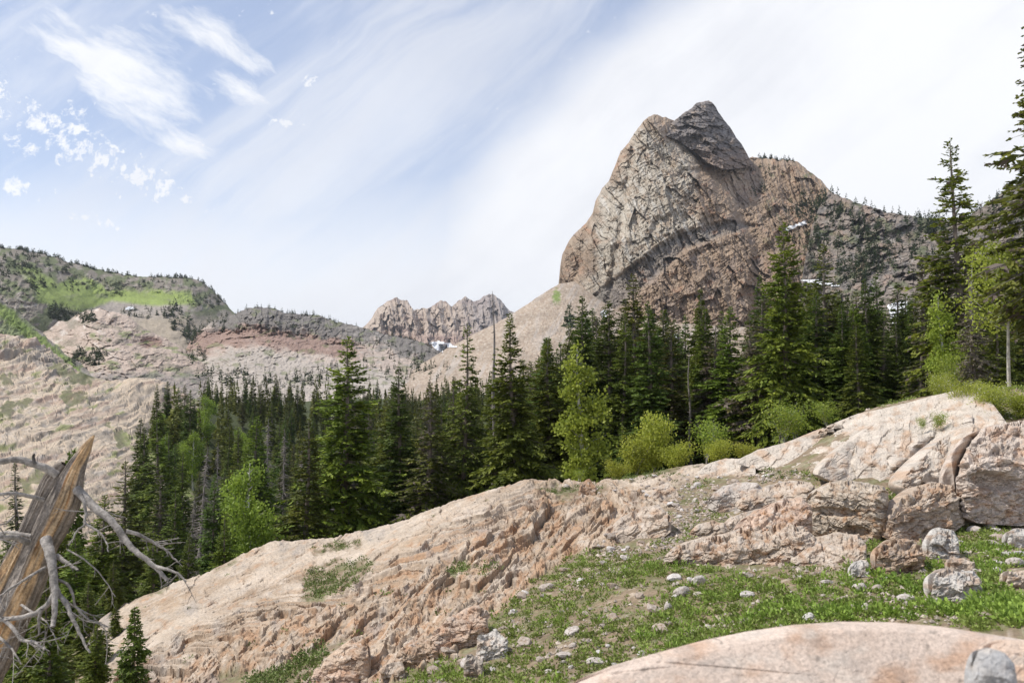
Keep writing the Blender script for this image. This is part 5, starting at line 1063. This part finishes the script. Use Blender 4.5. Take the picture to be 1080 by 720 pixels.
X, Y, Z = field(2000, lambda X, Y, PX, PY: inside(PX, PY) * sstep(800, 960, PX + 3.2 * (PY - 620)) * sstep(560, 610, PY) * sstep(-.1, .15, fbm(X * 1.1, Y * .8, 18., 3)), 780, 1160, 6.5, 13); cushions(X, Y, Z, .04 + .07 * rng.rand(len(X)), 40, (.16, .24, .04), (.30, .41, .07), ll=.36, hgt=1.0, wid=.28)
# plants in the pockets of the slab and along the crest
pk = lambda X, Y, PX, PY: (.35 + .65 * sstep(-.2, .2, fbm(X * 1.3, Y * 1.1, 40., 3))) * np.maximum.reduce([sstep(-2, 4, sdist(PX, PY, p_) + 6 * fbm(PX / 9, PY / 6, 2., 3)) for p_ in G_IN] + [.75 * sstep(-1, 4, sdist(PX, PY, q_) + 7 * fbm(PX / 9, PY / 6, 2., 3)) for q_ in ([(262, 712), (300, 700), (335, 676), (352, 690), (330, 725), (250, 728)], [(500, 596), (520, 590), (530, 600), (508, 606)], [(640, 505), (700, 495), (720, 500), (660, 512)], [(800, 478), (860, 478), (872, 500), (850, 512), (800, 505)], [(925, 512), (950, 515), (948, 540), (930, 545)], [(935, 470), (960, 462), (975, 480), (955, 500)], [(1000, 440), (1060, 430), (1080, 440), (1060, 452), (1030, 460)])])
X, Y, Z = field(30000, pk, 230, 1100, 10, 30); cushions(X, Y, Z, .05 + .09 * rng.rand(len(X)), 22, (.10, .13, .035), (.19, .235, .065))
# single plants rooted in the cracks of the slab
X, Y, Z = field(2600, lambda X, Y, PX, PY: .16 * (1 - inside(PX, PY)) * sstep(.05, .3, fbm(X * .7, Y * 1.2, 50., 3)), 150, 760, 11, 29); cushions(X, Y, Z, .05 + .08 * rng.rand(len(X)), 24, (.10, .13, .035), (.19, .235, .065))
tag(TF.build('ground_plants', M_tuft), 'low grass and leafy plants covering the slope', 'ground plants', kind='stuff')
# ------------------------------------------------------------------ the split dead trunk at the left
def cr(x, y, Y): return np.array([float(v) for v in P(x / 2.667, 450 + y / 2.667, Y)])
M_dead = col_mat('weathered_dead_wood', nscale=5., namt=.3, bump=.8, bscale=16., bdist=.03, fine=40)
root = bpy.data.objects.new('dead_tree', None); SC.collection.objects.link(root); YT = 8.6
root.location = (0, 0, 0)
tag(root, 'split dead tree trunk leaning in from the left edge, orange heartwood and bare grey limbs', 'dead tree')
def spline(pts, n):
    p = np.array(pts, float); t = np.concatenate([[0], np.cumsum(np.linalg.norm(np.diff(p[:, :3], axis=0), axis=1))]); t /= t[-1]; s_ = np.linspace(0, 1, n)
    out = np.stack([np.interp(s_, t, p[:, i]) for i in range(p.shape[1])], 1)
    for _ in range(max(1, n // (len(p) * 3))): out[1:-1] = (out[:-2] + out[1:-1] * 2 + out[2:]) / 4
    return out
def half(name, pts, n, k, seed, wood, dark=(.09, .075, .06)):
    p = spline([list(cr(x, y, YT + dy)) + [r / 2.667 * YT / F] for x, y, r, dy in pts], n)
    path, rad = p[:, :3], p[:, 3]; T = nrm(np.gradient(path, axis=0)); Sd = nrm(np.cross(T, [0, 1.0, 0])); Fr = nrm(np.cross(Sd, T)); Fr *= np.where(Fr[:, 1:2] > 0, -1, 1)
    th = np.arange(k) * 2 * math.pi / k; al = np.linspace(0, 1, n)[:, None] * 22; c, s_ = np.cos(th)[None], np.sin(th)[None]       # c: to the right, s_: to the viewer
    g1 = fbm(th[None] * 0 + np.cos(th)[None] * 3.2 + seed, np.sin(th)[None] * 3.2, al * .16, 4); g2 = ridged(np.cos(th)[None] * 7 + seed, np.sin(th)[None] * 7, al * .22, 3)
    rr = rad[:, None] * (1 + .24 * g1 + .17 * g2 + .05 * fbm(np.cos(th)[None] * 2 + seed, np.sin(th)[None] * 2, al * 1.4, 3))
    V = path[:, None] + rr[..., None] * (c[..., None] * Sd[:, None] + s_[..., None] * Fr[:, None])
    i = np.arange(n - 1)[:, None] * k; j = np.arange(k)[None]; Fq = np.stack([i + j, i + (j + 1) % k, i + k + (j + 1) % k, i + k + j], -1).reshape(-1, 4)
    grain = fbm(np.cos(th)[None] * 9 + seed, np.sin(th)[None] * 9, al * .12, 4); C0 = np.ones((n, k, 1)) * np.array([.30, .255, .215]); C0 = mixc(C0, (.15, .125, .105), sstep(-.05, .35, grain))
    wf = sstep(.0, .28, wood(c, s_, al / 22) + .35 * g1); wc = mixc(np.ones((n, k, 1)) * np.array([.56, .37, .20]), (.40, .19, .07), sstep(.05, .4, fbm(np.cos(th)[None] * 5 + seed, np.sin(th)[None] * 5, al * .3, 4)))
    wc = mixc(wc, (.55, .42, .28), sstep(.0, .4, fbm(np.cos(th)[None] * 4 + seed, np.sin(th)[None] * 4, al * .2 + 9, 3)) * .7); C0 = C0 * (1 - wf[..., None]) + wc * wf[..., None]
    C0 = mixc(C0, dark, sstep(.55, .8, g2) * .6)
    return mesh_np(name, V.reshape(-1, 3), Fq, M_dead, np.clip(C0, 0, 1).reshape(-1, 3), parent=root)
half('trunk', [(-120, 830, 60, 0), (-60, 720, 50, 0), (-18, 640, 47, 0), (35, 530, 42, 0), (85, 420, 38, 0), (122, 330, 34, 0), (158, 260, 38, 0), (186, 200, 37, 0), (202, 145, 28, 0), (220, 100, 20, .02), (243, 60, 13, .03), (259, 32, 5, .04), (265, 24, 2, .04)], 150, 60, 2,
     lambda c, s_, a: 1.0 * np.exp(-((c + .35) / .42) ** 2) * (s_ > 0) - .3 - .25 * sstep(.5, .3, a) * sstep(.15, .0, c + .35) + .45 * sstep(.86, .97, a))
half('split_half', [(-170, 830, 52, .1), (-110, 720, 46, .1), (-66, 620, 42, .1), (-20, 520, 38, .08), (28, 420, 31, .06), (66, 340, 27, .05), (98, 265, 25, .05), (130, 200, 27, .06), (152, 150, 28, .06), (166, 118, 18, .06), (180, 104, 8, .06)], 130, 50, 7,
     lambda c, s_, a: 1.1 * np.exp(-((c - .05) / .42) ** 2) * (s_ > 0) * sstep(.2, .35, a) * sstep(.80, .62, a) - .26)
rng = np.random.RandomState(5); GREY = np.array([.31, .28, .25])
def limb(pts, r0, r1, dy=0.0, dy1=None, twigs=7, n=None, name='limb', parent=None, tone=1.0, tl=60):
    dy1 = dy if dy1 is None else dy1; m = len(pts); n = n or max(10, m * 6)
    p = spline([list(cr(x, y, YT + lerp(dy, dy1, i / (m - 1)))) for i, (x, y) in enumerate(pts)], n); u = YT / F / 2.667; p += np.stack([fbm(np.arange(n) * .33 + r0 * 3 + j, dy + 2., 0, 3) for j in (0, 30, 60)], 1) * min(r0, 6) * .9 * u * np.linspace(0, 1, n)[:, None]
    acc = Acc(); k = 12 if r0 > 5 else 6; r0 *= .82; r1 *= .8; V, Fq = tube(p, np.linspace(r0, r1, n) * u * (1 + .12 * fbm(np.arange(n) * .5 + r0, 1., 0, 2)), k)
    V += nrm(V - np.repeat(p, k, 0)) * (ridged(V[:, 0] * 22, V[:, 1] * 22, V[:, 2] * 9, 3) * .10 * r0 * u)[:, None]
    gr_ = fbm(V[:, 0] * 14, V[:, 1] * 14, V[:, 2] * 5, 4)[:, None]; acc.add(V, Fq, np.clip(GREY * tone * (1 + .9 * gr_), .05, .6))
    for t in range(int(twigs * 1.1)):
        i0 = rng.randint(int(n * .25), n - 1); b0 = p[i0]; T = nrm(p[min(i0 + 1, n - 1)] - p[i0 - 1]); d = nrm(T * .5 + rng.normal(size=3) * [1, .7, .8] + [0, 0, -.35]); L = tl * u * (.4 + 1.1 * rng.rand()); q = np.linspace(0, 1, 8)[:, None]
        pp = b0 + d * L * q + nrm(rng.normal(size=3) + [0, 0, -.5]) * L * .35 * q ** 2; V, Fq = tube(pp, np.linspace(max(1.2, min(2.6, r1 * .8)), .7, 8) * u, 4); acc.add(V, Fq, GREY * (.7 + .5 * rng.rand()))
        for s2 in range(2):
            b1 = pp[3 + 2 * s2]; d2 = nrm(d + rng.normal(size=3) * .8); p2 = b1 + d2 * L * .45 * q + rng.normal(size=3) * L * .06 * q ** 2; V, Fq = tube(p2, np.linspace(1.2, .5, 8) * u, 3); acc.add(V, Fq, GREY * (.75 + .4 * rng.rand()))
    return acc.build(name, M_dead, parent or root, smooth=True)
l4 = limb([(215, 175), (245, 205), (275, 235), (305, 255), (335, 290), (365, 335), (400, 365), (440, 395), (470, 432)], 15, 5, -.05, -.4, 4)
limb([(436, 392), (470, 400), (500, 410), (526, 436)], 5.5, 2.2, -.38, -.45, 5, name='branch', parent=l4, tl=45); limb([(355, 293), (385, 300), (410, 312), (440, 330), (475, 352), (500, 382)], 6.5, 2, -.25, -.1, 6, name='branch', parent=l4, tl=45)
limb([(395, 318), (430, 325), (470, 328), (510, 326)], 3, 1, -.2, 0, 3, name='branch', parent=l4, tl=35); limb([(330, 286), (338, 305), (347, 326)], 8, 4, -.2, -.25, 0, name='branch', parent=l4); limb([(262, 226), (300, 238), (345, 255)], 2.5, 1, -.1, -.1, 2, name='branch', parent=l4, tl=30)
l1 = limb([(160, 135), (135, 118), (105, 108), (70, 94), (30, 92), (-30, 102)], 13, 9, -.05, -.3, 2); limb([(98, 104), (94, 88), (96, 76)], 5, 4, -.2, -.2, 0, name='branch', parent=l1, tone=.35)
limb([(122, 205), (90, 196), (50, 188), (0, 188), (-40, 192)], 7, 5, -.1, -.5, 3); limb([(80, 325), (50, 312), (20, 308), (-30, 312)], 10, 7, -.15, -.5, 3); limb([(90, 306), (40, 296), (-20, 298)], 6, 5, -.1, .1, 2)
l5 = limb([(128, 315), (138, 345), (146, 380), (150, 420), (156, 470), (152, 520), (150, 560)], 17, 6, -.32, -.75, 3)
limb([(146, 425), (165, 470), (188, 500), (205, 540), (228, 585), (240, 610), (257, 634)], 9, 2.5, -.5, -.8, 8, name='branch', parent=l5, tl=50); limb([(156, 465), (135, 500), (100, 525), (50, 538), (0, 538), (-40, 545)], 9, 6, -.6, -.7, 5, name='branch', parent=l5)
limb([(128, 395), (100, 410), (60, 435), (20, 460), (-20, 490)], 5, 2.5, -.5, -.9, 4, name='branch', parent=l5); limb([(118, 512), (108, 545), (112, 582)], 5, 2.5, -.7, -.7, 2, name='branch', parent=l5); limb([(150, 425), (190, 440), (205, 470), (210, 500), (245, 540), (300, 562)], 5, 1.5, -.5, -.5, 6, name='branch', parent=l5)
limb([(10, 540), (40, 568), (60, 600), (100, 604), (125, 628)], 6, 3, -.7, -.9, 5); limb([(-20, 580), (10, 600), (40, 630), (60, 665)], 5, 2, -.6, -.8, 4)
l6 = limb([(228, 190), (238, 215), (242, 245), (238, 275), (212, 300), (195, 330)], 6, 2, -.2, -.4, 3, tl=40); limb([(240, 272), (262, 285), (285, 300), (303, 330), (306, 352)], 4, 1.5, -.3, -.4, 4, name='branch', parent=l6, tl=30)
limb([(160, 362), (180, 378), (200, 388), (218, 404)], 8, 3.5, -.35, -.5, 1, tl=30); limb([(190, 345), (235, 370), (275, 405), (305, 445), (324, 478)], 2.6, 1.2, -.2, -.3, 3, tl=30); limb([(60, 500), (90, 520), (130, 545), (155, 590)], 4, 1.5, -.4, -.7, 5)
limb([(100, 590), (130, 570), (120, 640), (90, 680)], 2.2, 1, -.7, -.7, 3); limb([(170, 470), (200, 500), (260, 530), (285, 560)], 3, 1, -.5, -.4, 5, tl=35); limb([(40, 250), (20, 270), (-10, 280)], 3, 2, -.1, -.2, 1)
# one short grey stick lying in the plants before the near slab
st2 = Acc(); Xs = np.array([float(q) for q in P(955, 652, 8.6)]); V, Fq = tube(np.array([[Xs[0] - .16, 8.6, Xs[2] - .02], [Xs[0], 8.62, Xs[2] + .02], [Xs[0] + .18, 8.66, Xs[2] + .06]]), [.012, .016, .010], 7); st2.add(V, Fq, (.36, .33, .30)); tag(st2.build('stick', M_dead, smooth=True), 'short grey stick lying in the plants behind the near slab', 'stick')

# thin mountain air over the whole valley
hz = bpy.data.materials.new('haze'); hz.use_nodes = True; nt = hz.node_tree; nt.nodes.clear(); pv = nt.nodes.new('ShaderNodeVolumePrincipled'); pv.inputs['Density'].default_value = .00006; pv.inputs['Color'].default_value = (.86, .91, 1.0, 1); pv.inputs['Anisotropy'].default_value = .3
mo = nt.nodes.new('ShaderNodeOutputMaterial'); nt.links.new(pv.outputs[0], mo.inputs['Volume'])
hb = np.array([[x, y, z] for z in (-700., 720.) for x, y in ((-7600., -300.), (7600., -300.), (7600., 9400.), (-7600., 9400.))]); hf = np.array([[3, 2, 1, 0], [4, 5, 6, 7], [0, 1, 5, 4], [1, 2, 6, 5], [2, 3, 7, 6], [3, 0, 4, 7]])
tag(mesh_np('haze', hb, hf, hz), kind='stuff')
